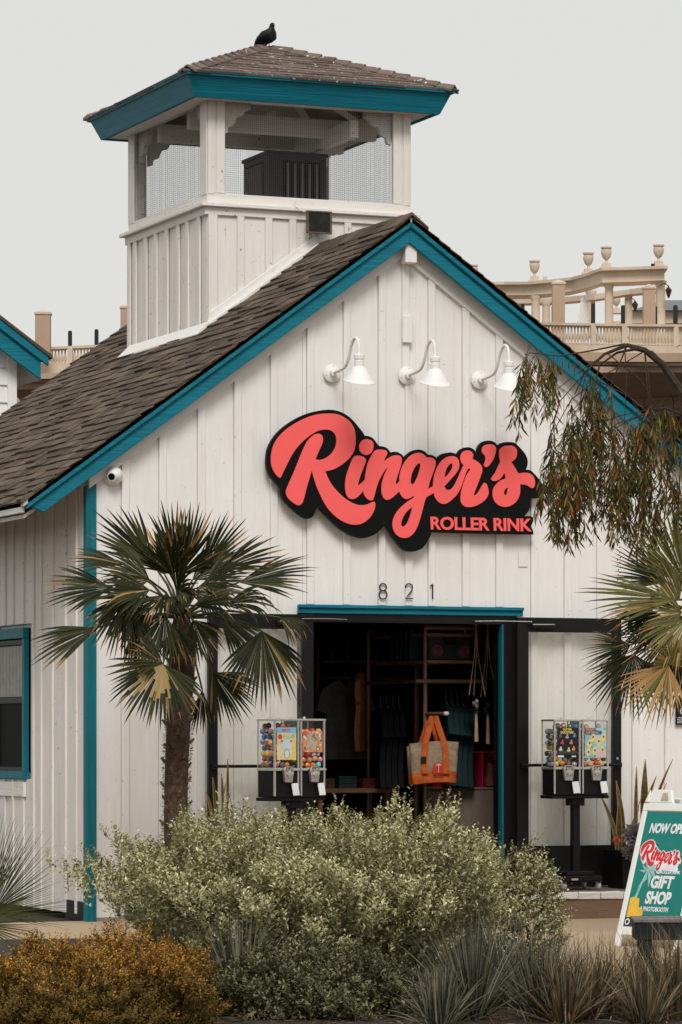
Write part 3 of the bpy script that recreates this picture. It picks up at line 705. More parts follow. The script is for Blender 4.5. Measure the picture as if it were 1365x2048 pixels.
# ------------------------------------------------------------ gooseneck lamps
def make_lamp():
    t = thing('gooseneck_lamp', 'x', 'wall lamp')
    k = MB(); k.lathe([(.0, 0), (.072, 0), (.075, .010), (.055, .022), (.03, .028), (.028, .06), (0, .06)], 24, Matrix.Rotation(R_(90), 4, 'X'))
    bp = k.build('backplate', M['metal_white'], t, smooth=True)
    for a in (80, 200, 320):
        k = MB(); k.lathe([(0, 0), (.006, 0), (.006, .004), (0, .004)], 6, Matrix.Translation((.058*math.cos(R_(a)), -.017, .058*math.sin(R_(a)))) @ Matrix.Rotation(R_(90), 4, 'X')); k.build('screw', M['cast'], bp)
    ctl = [(0, -.05, 0), (0, -.18, .008), (0, -.28, .022), (0, -.34, .06), (0, -.385, .125), (0, -.43, .195), (0, -.475, .232), (0, -.52, .238), (0, -.56, .215), (0, -.58, .165), (0, -.585, .095)]
    pts = []
    for i in range(len(ctl)-1):
        p0, p1, p2, p3 = [Vector(ctl[max(0, min(len(ctl)-1, j))]) for j in (i-1, i, i+1, i+2)]
        for q in range(3):
            s = q/3; pts.append(.5*((2*p1)+(p2-p0)*s+(2*p0-5*p1+4*p2-p3)*s*s+(3*p1-p0-3*p2+p3)*s**3))
    pts.append(Vector(ctl[-1]))
    k = MB(); k.tube(pts, .0125, 10); k.build('arm', M['metal_white'], t, smooth=True)
    k = MB(); k.lathe([(0, .10), (.036, .10), (.043, .092), (.041, .06), (.034, .056), (.034, .048), (.041, .044), (.041, .0), (0, .0)], 20, c=(0, -.585, .0)); k.build('socket_cup', M['metal_white'], t, smooth=True)
    V = []; Fq = []; n = 32
    prof = [(.041, .0, 0), (.052, -.008, .05), (.080, -.045, .5), (.108, -.082, .85), (.124, -.103, 1.0), (.130, -.107, 1.0), (.129, -.112, 1.0), (.120, -.106, 1.0), (.076, -.048, .5), (.040, -.010, .05)]
    for r, z, tl in prof:
        for j in range(n):
            a = 2*math.pi*j/n; y = r*math.sin(a); V.append((r*math.cos(a), -.585+y, z+tl*y*.30-.010*tl))
    for i in range(len(prof)-1):
        for j in range(n): Fq.append((i*n+j, i*n+(j+1) % n, (i+1)*n+(j+1) % n, (i+1)*n+j))
    k = MB(); k.add(V, Fq); k.build('shade', M['metal_white'], t, smooth=True)
    return t
lamp = make_lamp(); G = 'gooseneck lamps above the sign'
labs = ['leftmost white gooseneck lamp above the big R of the sign', 'middle white gooseneck lamp, its backplate on the centre seam', 'rightmost white gooseneck lamp, shade touched by hanging leaves']
for i, (x, z) in enumerate(((2.108, 4.483), (2.782, 4.490), (3.447, 4.478))):
    o = lamp if i == 0 else copy_tree(lamp); o.location = (x, -.028, z); tag(o, labs[i], 'wall lamp', G)

# security camera
p = onY(227, 951, -.03)
sc = thing('security_camera', 'white dome security camera under the left roof edge', 'security camera', (float(p[0]), -.002, float(p[2])))
k = MB(); k.lathe([(0, 0), (.080, 0), (.080, .03), (.070, .045), (0, .05)], 24, Matrix.Rotation(R_(90), 4, 'X')); k.build('mount_ring', M['metal_white'], sc, smooth=True)
k = MB(); Mx = Matrix.Translation((.0, -.05, .005)) @ Matrix.Rotation(R_(-35), 4, 'Z') @ Matrix.Rotation(R_(105), 4, 'X')
k.lathe([(.0, -.05), (.05, -.045), (.070, -.0), (.064, .035), (.045, .062), (.034, .085), (.030, .085), (0, .08)], 24, Mx); k.build('eyeball', M['metal_white'], sc, smooth=True)
k = MB(); k.lathe([(0, .084), (.030, .084), (.022, .090), (0, .092)], 20, Mx); k.build('lens', M['window_glass'], sc, smooth=True)

# ------------------------------------------------------------ 2D shapes
def smooth_poly(pts, sub=3, corner=48):
    n = len(pts); P = [np.array(p, float) for p in pts]; out = []
    cr = []
    for i in range(n):
        a = P[i]-P[i-1]; b = P[(i+1) % n]-P[i]
        ang = math.degrees(math.acos(max(-1, min(1, a@b/(np.linalg.norm(a)*np.linalg.norm(b)+1e-9)))))
        cr.append(ang > corner)
    for i in range(n):
        p1, p2 = P[i], P[(i+1) % n]; p0 = P[i-1] if not cr[i] else p1-(p2-p1)*.5; p3 = P[(i+2) % n] if not cr[(i+1) % n] else p2+(p2-p1)*.5
        for q in range(sub):
            s = q/sub; out.append(tuple(.5*((2*p1)+(p2-p0)*s+(2*p0-5*p1+4*p2-p3)*s*s+(3*p1-p0-3*p2+p3)*s**3)))
    return out
def shape_mesh(name, polys, depth, mat, bevel=0):
    """flat shapes (even-odd with holes) thickened: local x right, y up, z out"""
    cu = bpy.data.curves.new(name, 'CURVE'); cu.dimensions = '2D'; cu.fill_mode = 'BOTH'; cu.extrude = depth/2; cu.bevel_depth = bevel
    for pl in polys:
        s = cu.splines.new('POLY'); s.points.add(len(pl)-1)
        for q, pt in zip(s.points, pl): q.co = (pt[0], pt[1], 0, 1)
        s.use_cyclic_u = True
    tmp = bpy.data.objects.new('tmp', cu); me = bpy.data.meshes.new_from_object(tmp); bpy.data.objects.remove(tmp); bpy.data.curves.remove(cu)
    me.name = name; me.materials.clear(); me.materials.append(mat); return me
def text_mesh(s, w, h, depth, mat, bold=.0, shear=0, spacing=1.0):
    """text scaled to fill w x h, lower-left at 0,0"""
    cu = bpy.data.curves.new('txt', 'FONT'); cu.body = s; cu.size = 1; cu.offset = bold; cu.extrude = 0.01; cu.fill_mode = 'BOTH'; cu.shear = shear; cu.space_character = spacing; cu.resolution_u = 4
    tmp = bpy.data.objects.new('tmp', cu); me = bpy.data.meshes.new_from_object(tmp); bpy.data.objects.remove(tmp); bpy.data.curves.remove(cu)
    co = np.zeros(len(me.vertices)*3, np.float32); me.vertices.foreach_get('co', co); co = co.reshape(-1, 3)
    mn = co.min(0); mxx = co.max(0); sc_ = np.array([w/(mxx[0]-mn[0]), h/(mxx[1]-mn[1]), depth/max(1e-6, mxx[2]-mn[2])])
    co = (co-mn)*sc_; me.vertices.foreach_set('co', co.astype(np.float32).ravel()); me.name = 'lettering'
    me.materials.clear(); me.materials.append(mat); me.update(); return me

def A_(pts): return [(530+x/5.6875, 810+y/5.6875) for x, y in pts]
def B_(pts): return [(680+x/6.825, 860+y/6.825) for x, y in pts]
def C_(pts): return [(840+x/5.46, 870+y/5.46) for x, y in pts]
def D_c(pts): return [(730+x/3.7917, 980+y/3.7917) for x, y in pts]
GR = A_([(165,830),(130,800),(95,750),(72,690),(66,620),(72,550),(85,490),(110,430),(150,370),(210,305),(280,250),(360,200),(450,155),(540,122),(620,105),(700,99),(780,101),(850,118),(920,155),(970,200),(1005,255),(1022,320),(1027,400),(1020,480),(995,550),(950,610),(890,665),(820,710),(750,740),(680,752),(700,800),(730,865),(780,940),(840,1005),(900,1060),(970,1105),(1040,1135),(1110,1142),(1170,1130),(1215,1108),(1240,1103),(1251,1120),(1247,1170),(1225,1225),(1190,1280),(1140,1325),(1080,1355),(1010,1362),(930,1345),(850,1305),(780,1250),(720,1185),(670,1110),(630,1030),(590,940),(560,850),(540,780),(528,740),(515,790),(490,870),(465,960),(440,1060),(420,1115),(395,1138),(360,1137),(310,1105),(265,1065),(240,1020),(238,975),(255,930),(290,850),(330,760),(370,660),(410,560),(445,480),(480,415),(520,370),(565,338),(610,328),(640,345),(654,380),(650,430),(625,490),(595,555),(570,620),(620,627),(680,610),(735,575),(780,520),(805,460),(812,400),(800,345),(770,305),(730,283),(680,279),(610,290),(540,325),(470,375),(400,440),(340,510),(290,590),(245,680),(205,760),(180,815)])
GDOT = A_([(1155,390),(1205,405),(1229,440),(1228,490),(1205,540),(1160,568),(1115,558),(1080,525),(1070,475),(1085,430),(1115,400)])
GI = B_([(185,375),(215,355),(260,353),(315,370),(345,395),(347,430),(325,490),(290,580),(262,660),(243,735),(243,757),(258,755),(335,685),(340,650),(355,560),(375,470),(410,390),(450,320),(480,282),(520,270),(580,272),(625,285),(642,310),(630,350),(605,395),(595,437),(640,400),(700,362),(760,347),(805,352),(832,375),(838,420),(825,490),(795,580),(765,680),(750,747),(768,742),(808,708),(810,650),(825,570),(850,500),(890,430),(940,370),(1000,330),(1060,313),(1110,320),(1150,345),(1180,380),(1230,378),(1275,395),(1298,425),(1297,480),(1275,560),(1245,640),(1215,730),(1195,818),(1225,795)]) \
   + C_([(143,560),(145,500),(160,430),(190,350),(235,285),(290,245),(340,232),(385,240),(415,270),(426,320),(418,370),(385,425),(330,487),(262,562),(280,597),(305,603),(340,592),(375,550),(410,480),(445,400),(476,328),(450,300),(440,250),(455,200),(490,175),(530,172),(565,190),(577,220),(570,262),(620,290),(660,325),(678,370),(670,420),(645,490),(610,580),(585,650),(592,663),(612,655),(640,620),(680,550),(700,525),(720,530),(740,580),(745,640),(720,695),(670,740),(600,775),(530,788),(480,775),(450,740),(442,690),(452,610),(475,530),(510,440),(552,375),(540,367),(522,368),(500,410),(470,500),(440,580),(400,650),(340,710),(290,745),(245,752),(200,730),(165,685),(148,632),(110,655),(62,688)]) \
   + D_c([(440,130),(415,220),(390,290),(350,345),(300,365),(250,350),(218,310),(208,265),(215,220),(240,170),(280,125),(330,85)]) \
   + B_([(1003,930),(1012,895),(960,925),(905,942),(860,925),(825,880),(808,838),(760,880),(700,930),(650,953),(605,940),(575,890),(565,820),(570,740),(590,660),(620,580),(650,520),(640,512),(600,560),(560,630),(520,710),(490,800),(465,900),(445,955),(420,962),(380,948),(340,905),(320,860),(318,825),(270,880),(220,925),(170,942),(120,930),(85,880),(70,800),(72,710),(90,610),(120,520),(155,430)])
HG1 = B_([(1085,453),(1097,480),(1085,550),(1060,630),(1030,700),(1005,738),(985,745),(965,730),(960,690),(970,620),(995,550),(1030,490),(1060,460)])
HG2 = B_([(985,1050),(970,1130),(940,1220),(905,1290),(870,1322),(840,1318),(830,1280),(845,1220),(880,1150),(930,1090)])
HE = C_([(345,308),(355,330),(348,370),(320,415),(290,450),(263,470),(270,420),(290,360),(320,320)])
GAP = C_([(675,165),(690,125),(730,105),(775,103),(812,118),(827,150),(820,200),(800,260),(770,310),(735,345),(710,350),(695,330),(710,290),(715,250),(700,215),(680,195)])
GS = C_([(865,200),(875,155),(915,125),(970,118),(1020,125),(1052,160),(1055,215),(1035,265),(993,295),(1030,350),(1070,422),(1130,415),(1190,420),(1235,455),(1253,510),(1248,560),(1230,580),(1205,575),(1180,555),(1140,542),(1090,538),(1092,600),(1080,670),(1040,735),(980,775),(920,785),(860,768),(815,725),(795,665),(797,600),(825,550),(870,505),(935,475),(930,440),(915,410),(900,445),(870,480),(835,498),(800,502),(777,488),(785,465),(820,415),(850,350),(875,295),(867,250)])
HS = C_([(960,573),(955,610),(945,650),(930,662),(915,645),(918,610),(935,585)])
BACK = A_([(20,600),(35,500),(75,410),(140,320),(220,245),(330,170),(450,110),(560,75),(680,55),(780,55),(870,80),(950,125),(1010,180),(1070,250),(1120,315),(1138,348),(1190,355),(1240,385),(1280,440)]) \
   + B_([(545,217),(600,225),(650,250),(695,305),(745,295),(800,305),(850,335),(882,375),(920,335),(980,290),(1050,268),(1110,270),(1165,295),(1205,333),(1260,340),(1300,360),(1325,388)]) \
   + C_([(240,210),(320,190),(370,195),(408,212),(440,165),(490,137),(550,135),(600,165),(643,222),(632,160),(655,105),(700,70),(760,60),(815,75),(855,115),(900,85),(970,75),(1040,85),(1080,120),(1150,200),(1180,270),(1178,330),(1162,378),(1210,385),(1260,430),(1320,500),(1345,560),(1330,690),(1215,690),(1210,760),(1190,830),(1145,885),(1220,888),(1243,910),(1240,945),(1215,1000),(1243,1055),(1240,1078),(1215,1086),(700,1078),(130,1062),(110,1120),(60,1200)]) \
   + D_c([(480,385),(440,440),(380,465),(320,462),(280,440),(230,380),(190,320),(165,280),(150,270),(100,320),(50,350),(0,363)]) \
   + A_([(1200,1495),(1120,1515),(1040,1500),(950,1465),(850,1400),(760,1320),(680,1240),(620,1170),(595,1165),(580,1200),(555,1260),(510,1292),(450,1285),(370,1230),(280,1150),(220,1085),(195,1040),(187,990),(192,945),(130,885),(70,820),(35,750),(20,680)])  # outline takes in the sign's diagonal shadow at right as board shape
SY = -.115
O0 = onY(540, 1100, SY)      # lower-left origin of the sign
def to_sign(pl, Y=SY):
    out = []
    for (x, y) in smooth_poly(pl): q = onY(x, y, Y); out.append((q[0]-O0[0], q[2]-O0[2]))
    return out
sign = thing('wall_sign', 'black cut-out wall sign with coral script lettering under the gooseneck lamps', 'sign', (float(O0[0]), SY, float(O0[2])), rot=(R_(90), 0, 0))
me = shape_mesh('backing_board', [to_sign(BACK)], .036, M['sign_black'], .0); inst('backing_board', me, sign, (0, 0, -.019))
LET = [[GR], [GDOT], [GI, HG1, HG2, HE], [GAP], [GS, HS]]
for i, grp in enumerate(LET):
    me = shape_mesh('letter', [to_sign(q) for q in grp], .010, M['sign_pink'], .0015); inst('script_letter', me, sign, (0, 0, .0065))
# ROLLER RINK, sloping with the board
def facbox(px0, py0, px1, py1, Y):
    a = onY(px0, py1, Y); b = onY(px1, py0, Y); return a, b
a0 = onY(861, 1059.5, SY); b0 = onY(1063.5, 1063.5, SY); hgt = float(onY(861, 1033, SY)[2]-a0[2])
me = text_mesh('ROLLER RINK', float(b0[0]-a0[0]), hgt, .012, M['sign_pink'], .028, 0, .97)
o = inst('block_lettering', me, sign, (float(a0[0]-O0[0]), float(a0[2]-O0[2]), .0015)); o.rotation_euler = (0, 0, math.atan2(b0[2]-a0[2], b0[0]-a0[0]))

# address numbers
def digit(ch, px, w):
    q = onY(px, 1198, -.045); h = .128; t = []
    if ch == '8':
        for c_, r_ in ((.097, .031), (.034, .036)): t.append([(r_*1.0*math.sin(a*math.pi/8), c_-.0+r_*math.cos(a*math.pi/8)*(.98)) for a in range(17)])
    if ch == '2':
        t.append([(-.033, .088), (-.030, .108), (-.016, .124), (.006, .127), (.026, .117), (.033, .095), (.024, .068), (.0, .038), (-.034, .004), (.036, .004)])
    if ch == '1': t.append([(-.017, .106), (.004, .125), (.004, .0)])
    n_ = {'8': 'eight', '2': 'two', '1': 'one'}[ch]
    k = MB()
    for s in t: k.tube([(x, 0, z) for x, z in s], .0058, 6)
    o = k.build('house_number', M['black'], None, loc=q)
    tag(o, f'thin black numeral {n_} fixed above the door', 'house number', 'address numerals above the door')
digit('8', 766.5, 0); digit('2', 818.5, 0); digit('1', 865, 0)

# accessible entrance sign at the right edge
q = onY(1352, 1450, -.03); q2 = onY(1390, 1398, -.03)
ad = thing('entrance_sign', 'small dark accessible entrance sign cut by the right edge', 'sign', (float(q[0]), -.03, float(q[2])), rot=(R_(90), 0, 0))
W_ = .20; H_ = float(q2[2]-q[2])
k = MB(); k.box(0, W_, 0, H_, 0, .006); k.build('plate', plain('navy_plate', (.010, .014, .020), .4), ad, bevel=.001)
wp = plain('white_print', (.75, .77, .78), .5)
k = MB(); ccx, ccy = .075, .115
k.tube([(ccx+.030*math.cos(R_(a)), ccy+.030*math.sin(R_(a)), .008) for a in range(100, 380, 20)], .004, 5)
k.tube([(ccx-.005, ccy+.062, .008), (ccx-.002, ccy+.015, .008), (ccx+.035, ccy+.012, .008), (ccx+.05, ccy-.03, .008)], .004, 5); k.lathe([(0, .006), (.010, .006), (.010, .010), (0, .010)], 10, c=(ccx-.006, ccy+.075, 0))
k.box(.0, W_, .062, .065, .0061, .0075); k.build('wheelchair_symbol', wp, ad)
inst('lettering', text_mesh('ACCESSIBLE', .15, .017, .001, wp, .01), ad, (.008, .038, .0062)); inst('lettering', text_mesh('ENTRANCE', .115, .017, .001, wp, .01), ad, (.016, .014, .0062))

# ------------------------------------------------------------ step: deck, brick edge, timber
YD = -1.15
k = MB(); k.box(1.0, 7.2, YD+.1, -.0, .02, DZ0); o = k.build('porch_deck', M['deck']); tag(o, kind='structure')
tm = thing('porch_timber', 'weathered brown timber riser below the white brick edge', 'timber', (0, 0, 0))
for x in (1.0, 3.3, 5.25):
    k = MB(); k.box(x, x+(1.94 if x > 3 else 2.29), YD+.01, YD+.095, -.01, .155); k.build('timber_plank', M['timber'], tm, bevel=.006)
be = thing('brick_edging', 'row of white painted bricks edging the porch step', 'edging', (0, 0, 0))
M['brick_white'] = painted_wood('white_brick_paint', (.72, .71, .68), 'X', 1.0, (.12, .07, .045), crack=.4, low=.42, grainbump=.8)
x = 1.0; bmsh = []
for q in range(4):
    k = MB(); k.box(-.5, .5, -.05, .05, -.03, .03); me = k.mesh('brick', M['brick_white'], bevel=.008)
    for v in me.vertices: v.co += Vector((random.uniform(-.02, .02), random.uniform(-.006, .006), random.uniform(-.004, .004)))
    bmsh.append(me)
while x < 7.1:
    w = random.uniform(.16, .215)
    inst('brick', random.choice(bmsh), be, (x+w/2, YD+.045, .188), (random.uniform(-.04, .04), random.uniform(-.02, .02), random.uniform(-.03, .03)), (w-.008, 1, .95)); x += w

# ------------------------------------------------------------ capsule vending machines
def poster_mat(name, a, b, cc, s=38):
    m = bpy.data.materials.new(name); t, p, o = nodes_of(m); v = mapping(t)
    vo = t.nodes.new('ShaderNodeTexVoronoi'); vo.inputs['Scale'].default_value = s; t.links.new(v, vo.inputs[0])
    c = mixc(t, a, b, ramp(t, noise(t, v, s*.4, 2), [(.45, (0, 0, 0)), (.52, (1, 1, 1))]))
    c = mixc(t, c, cc, ramp(t, vo.outputs['Distance'], [(.22, (1, 1, 1)), (.30, (0, 0, 0))]))
    t.links.new(c, p.inputs['Base Color']); p.inputs['Roughness'].default_value = .4; return m
def flat(name, c, r=.5): return plain(name, c, r, 0, .03)
def disc(k, x, z, r, y, n=12, rz=None): k.add([(x+r*math.cos(2*math.pi*i/n), y, z+(rz or r)*math.sin(2*math.pi*i/n)) for i in range(n)]+[(x, y-.0004, z)], [(i, (i+1) % n, n) for i in range(n)])
HWD, HDP = .248, .235
ZT, ZM, ZB = 1.625, 1.225, 1.00
def machine(label, loc, rz, kinds, stand):
    t = thing('vending_machine', label, 'vending machine', loc, rz, 'twin capsule vending machines by the doors')
    zt, zm, zb = ZT-DZ0, ZM-DZ0, ZB-DZ0
    k = MB(); k.box(-.265, .265, -.10, .12, zb-.03, zb-.002); k.box(-.06, .06, -.06, .06, zb-.09, zb-.03); k.build('top_plate', M['black'], t, bevel=.003)
    k = MB(); k.box(-.032, .032, -.032, .032, .12, zb-.09); k.build('post', M['black'], t, bevel=.004)
    k = MB(); k.box(-.19, .17, -.17, .17, .075, .12); k.box(-.14, .12, -.12, .12, .12, .155); b = k.build('base', M['black'], t, bevel=.006)
    k = MB(); k.box(-.12, -.06, -.173, -.170, .085, .10); k.build('base_label', flat('pale_label', (.5, .38, .3)), b)
    for (cx_, cy_) in ((.15, -.13), (-.17, -.13), (.15, .13), (-.17, .13)):
        k = MB(); k.tube([(cx_-.012, cy_, .030), (cx_+.012, cy_, .030)], .028, 12); k.box(cx_-.018, cx_-.014, cy_-.012, cy_+.02, .02, .075); k.box(cx_+.014, cx_+.018, cy_-.012, cy_+.02, .02, .075)
        k.build('caster', flat('grey_caster', (.45, .44, .42)), b)
    for i, xc in enumerate((-.131, .131)):
        x0, x1 = xc-HWD/2, xc+HWD/2; y0, y1 = -HDP/2, HDP/2
        k = MB(); k.box(x0+.006, x1-.006, y0+.006, y1-.006, zb, zm-.012); cab = k.build('cabinet', M['black'], t, bevel=.002)
        k = MB(); e = .016
        for ax in (x0, x1-e): k.box(ax, ax+e, y0-.001, y0+e, zb+.01, zt-.010)
        for ax in (x0, x1-e*.6): k.box(ax, ax+e*.6, y1-e*.6, y1, zb+.01, zt-.010)
        k.build('corner_strip', M['steel'], cab, bevel=.003)
        k = MB(); k.box(x0-.004, x1+.004, y0-.005, y0+.012, zt-.012, zt+.002); k.box(x0-.004, x1+.004, y1-.008, y1+.004, zt-.012, zt+.002); k.box(x0-.004, x0+.008, y0+.012, y1-.008, zt-.012, zt+.002); k.box(x1-.008, x1+.004, y0+.012, y1-.008, zt-.012, zt+.002)
        k.box(x0+.008, x1-.008, y0+.012, y1-.008, zt-.004, zt+.004)
        k.build('lid', M['steel'], cab, bevel=.002)
        k = MB(); k.lathe([(0, 0), (.012, 0), (.012, .01), (.006, .018), (0, .018)], 10, c=(xc, 0, zt+.004)); k.build('lid_lock', M['steel'], cab)
        k = MB(); k.prism([(x0-.004, zm-.012), (xc-.060, zm-.012), (xc-.040, zm+.012), (x0-.004, zm+.006)], y0-.010, y0+.008)
        k.prism([(xc+.060, zm-.012), (x1+.004, zm-.012), (x1+.004, zm+.006), (xc+.040, zm+.012)], y0-.010, y0+.008)
        k.box(x0-.005, x0+.008, y0+.008, y1, zm-.012, zm+.006); k.box(x1-.008, x1+.005, y0+.008, y1, zm-.012, zm+.006); k.box(x0, x1, y1-.01, y1, zm-.012, zm+.006)
        k.build('mid_rail', M['steel'], cab, bevel=.002)
        # glazing, four thin panes
        k = MB(); k.box(x0+e, x1-e, y0+.004, y0+.006, zm+.006, zt-.012); k.box(x0+.003, x0+.005, y0+e, y1-e*.6, zm+.006, zt-.012); k.box(x1-.005, x1-.003, y0+e, y1-e*.6, zm+.006, zt-.012); k.box(x0+.01, x1-.01, y1-.006, y1-.004, zm+.006, zt-.012)
        k.build('glass_case', M['case_glass'], cab)
        # coin mechanism
        yc = y0-.010
        k = MB(); k.prism([(xc-.036, zm-.105), (xc+.036, zm-.105), (xc+.050, zm-.005), (xc+.034, zm+.022), (xc-.034, zm+.022), (xc-.050, zm-.005)], yc-.022, yc+.012); cm = k.build('coin_mechanism', M['cast'], cab, bevel=.004)
        k = MB(); k.lathe([(0, 0), (.026, 0), (.026, .006), (0, .006)], 16, Matrix.Translation((xc, yc-.022, zm-.035)) @ Matrix.Rotation(R_(90), 4, 'X')); k.prism([(xc-.030, zm-.044), (xc+.028, zm-.040), (xc+.022, zm-.026), (xc-.022, zm-.030)], yc-.046, yc-.026); k.build('dial', M['steel'], cm, bevel=.002)
        k = MB(); k.box(xc-.028, xc+.028, yc-.0235, yc-.0222, zm-.018, zm+.014); k.build('price_plate', flat('dark_plate', (.03, .03, .03)), cm)
        inst('lettering', text_mesh('$1.00', .046, .020, .001, flat('plate_print', (.6, .6, .58)), .02), cm, (xc-.023, yc-.0237, zm-.012), (R_(90), 0, 0))
        k = MB(); k.box(-.028, .032, -.004, .004, -.098, 0); f = k.build('chute_flap', M['paper'], cab, loc=(xc+.063, y0-.012, zm-.113), rot=(R_(-12), R_(-4), 0)); 
        poster(kinds[i], cab, xc, y0+.0085, zm, zt, i)
    return t
def poster(kind, cab, xc, y, zm, zt, i):
    Rt = (R_(90), 0, 0)
    if kind == 'face':      # yellow poster with blue header, plain smiling design
        x0, x1, z0, z1 = xc-.092, xc+.098, zm+.075, zm+.335
        k = MB(); k.box(x0, x1, y-.001, y, z0, z1); po = k.build('poster', poster_mat('yellow_poster', (.80, .62, .18), (.82, .74, .42), (.80, .55, .22), 25), cab)
        k = MB(); k.box(x0, x1, y-.0016, y-.0011, z1-.045, z1); k.build('poster_header', flat('blue_header', (.20, .52, .72)), po)
        k = MB()
        for q in range(2): disc(k, xc+.003, zm+.215-.02*q, .055, y-.0018-.0004*q, 16, .05)
        k.build('printed_drop', flat('pale_blue_print', (.62, .72, .80)), po)
        k = MB(); disc(k, xc-.062, z1-.075, .022, y-.0024); disc(k, xc-.045, zm+.225, .010, y-.0036); disc(k, xc+.045, zm+.225, .010, y-.0036); k.build('printed_spot', flat('red_print', (.70, .04, .05)), po)
        k = MB(); disc(k, xc-.014, z1-.075, .022, y-.0024); disc(k, xc+.022, z1-.075, .022, y-.0026); k.build('printed_spot', flat('lime_print', (.45, .60, .30)), po)
        k = MB(); disc(k, xc+.065, z1-.070, .018, y-.0024); disc(k, xc+.003, zm+.125, .030, y-.0024, 14, .042); k.build('printed_spot', flat('grey_blue_print', (.30, .45, .55)), po)
        k = MB(); disc(k, xc+.003, zm+.122, .020, y-.0034, 14, .032); k.build('printed_spot', flat('white_spot_print', (.75, .75, .72)), po)
        inst('lettering', text_mesh('SMILEY', .085, .024, .001, flat('pink_lettering', (.75, .10, .22)), .03), po, (xc-.045, y-.0027, z1-.034), Rt)
    if kind == 'heart':
        x0, x1, z0, z1 = xc-.098, xc+.100, zm+.135, zm+.305
        k = MB(); k.box(x0, x1, y-.001, y, z0, z1); po = k.build('poster', poster_mat('red_poster', (.62, .08, .05), (.72, .26, .12), (.72, .60, .42), 26), cab)
        k = MB(); k.prism([(xc-.055, z0+.02), (xc+.045, z0+.02), (xc+.055, z1-.05), (xc+.03, z1-.02), (xc-.04, z1-.02), (xc-.065, z1-.05)], y-.0020, y-.0012); k.build('printed_jar', poster_mat('jar_print', (.20, .17, .12), (.45, .38, .25), (.72, .62, .50), 60), po)
        k = MB()
        for dx, dz, r in ((.075, .135, .018), (.080, .10, .015), (-.08, .12, .016), (-.075, .03, .014), (.06, .03, .016)): disc(k, xc+dx, z0+dz, r, y-.0024)
        k.build('printed_spot', poster_mat('heart_print', (.75, .70, .62), (.10, .12, .12), (.65, .05, .04), 70), po)
        inst('lettering', text_mesh('LOVE BEADS', .095, .015, .001, flat('cream_lettering', (.78, .62, .45)), .02), po, (xc-.055, y-.0028, z1-.018), Rt)
    if kind == 'duck':
        x0, x1, z0, z1 = xc-.092, xc+.098, zm+.085, zm+.335
        k = MB(); k.box(x0, x1, y-.001, y, z0, z1); po = k.build('poster', flat('black_poster', (.008, .010, .011), .35), cab)
        k = MB(); k.prism([(x0+.01, z0+.03), (x1-.01, z0+.03), (x1-.004, z0+.055), (xc+.03, z0+.066), (xc-.02, z0+.060), (xc-.05, z0+.085), (x0+.01, z0+.085)], y-.0016, y-.0011); k.build('printed_ground', flat('grey_print', (.055, .055, .05)), po)
        cols = [(.10, .12, .08), (.40, .40, .38), (.10, .25, .42), (.60, .05, .07), (.62, .20, .25), (.62, .62, .56), (.62, .56, .25), (.72, .32, .03)]
        for (dx, dz), c in zip(((-.062, .185), (.0, .178), (.068, .188), (-.045, .13), (.038, .13), (-.06, .075), (.014, .068), (.06, .078)), cols):
            k = MB(); disc(k, xc+dx, z0+dz-.008, .017, y-.0020, 10, .011); disc(k, xc+dx+.002, z0+dz+.010, .009, y-.0024, 10); k.build('printed_duck', flat('duck_print', c), po)
        yl_ = flat('yellow_lettering', (.85, .62, .05)); yl2 = flat('cream_yellow_lettering', (.80, .62, .22))
        inst('lettering', text_mesh('GLITTER', .082, .018, .001, yl_, .035), po, (xc-.040, y-.0028, z1-.024), Rt)
        inst('lettering', text_mesh('DUCKSTERS', .118, .021, .001, yl2, .03), po, (xc-.060, y-.0028, z1-.050), Rt)
        k = MB(); k.box(x0+.005, x0+.062, y-.0024, y-.0012, z0+.004, z0+.020); k.box(x1-.055, x1-.016, y-.0024, y-.0012, z0+.006, z0+.017); k.build('printed_tag', wp, po)
    if kind == 'capy':
        x0, x1, z0, z1 = xc-.096, xc+.098, zm+.082, zm+.335
        k = MB(); k.box(x0, x1, y-.001, y, z0, z1); po = k.build('poster', poster_mat('aqua_poster', (.22, .50, .56), (.34, .62, .66), (.12, .34, .26), 22), cab)
        k = MB()
        for dx, dz in ((-.055, .115), (-.02, .165), (.03, .13), (.075, .165), (.065, .06), (-.065, .045), (-.005, .055)):
            disc(k, xc+dx, z0+dz, .024, y-.0020, 14, .030); disc(k, xc+dx+.004, z0+dz+.026, .016, y-.0023)
        k.build('printed_shape', flat('sand_print', (.80, .60, .24)), po)
        k = MB()
        for dx, dz in ((-.052, .125), (-.02, .175), (.033, .14), (.078, .177), (.068, .07), (-.063, .05), (-.002, .065)): disc(k, xc+dx, z0+dz, .009, y-.0030)
        k.build('printed_shape', flat('brown_print', (.12, .06, .02)), po)
        k = MB(); k.box(xc+.02, xc+.098, y-.0026, y-.0012, z0+.005, z0+.075); k.build('printed_shape', flat('pink_print', (.62, .48, .45)), po)
        k = MB(); k.prism([(x0, z1-.058), (xc+.055, z1-.058), (xc+.068, z1-.042), (xc+.055, z1-.026), (xc+.01, z1-.022), (xc, z1-.004), (x0, z1-.004)], y-.0024, y-.0012); k.build('printed_banner', flat('teal_banner', (.02, .16, .20)), po)
        rl = flat('coral_lettering', (.78, .25, .18))
        inst('lettering', text_mesh('GRUMPY', .080, .018, .001, rl, .035), po, (x0+.008, y-.0034, z1-.026), Rt)
        inst('lettering', text_mesh('CAPYBARAS', .118, .018, .001, rl, .03), po, (x0+.008, y-.0034, z1-.050), Rt)
mR = onY(1151, 1500, -.52); mL = onY(583, 1500, -.62)
locR = (float(mR[0]), -.52, DZ0); locL = (float(mL[0]), -.62, DZ0)
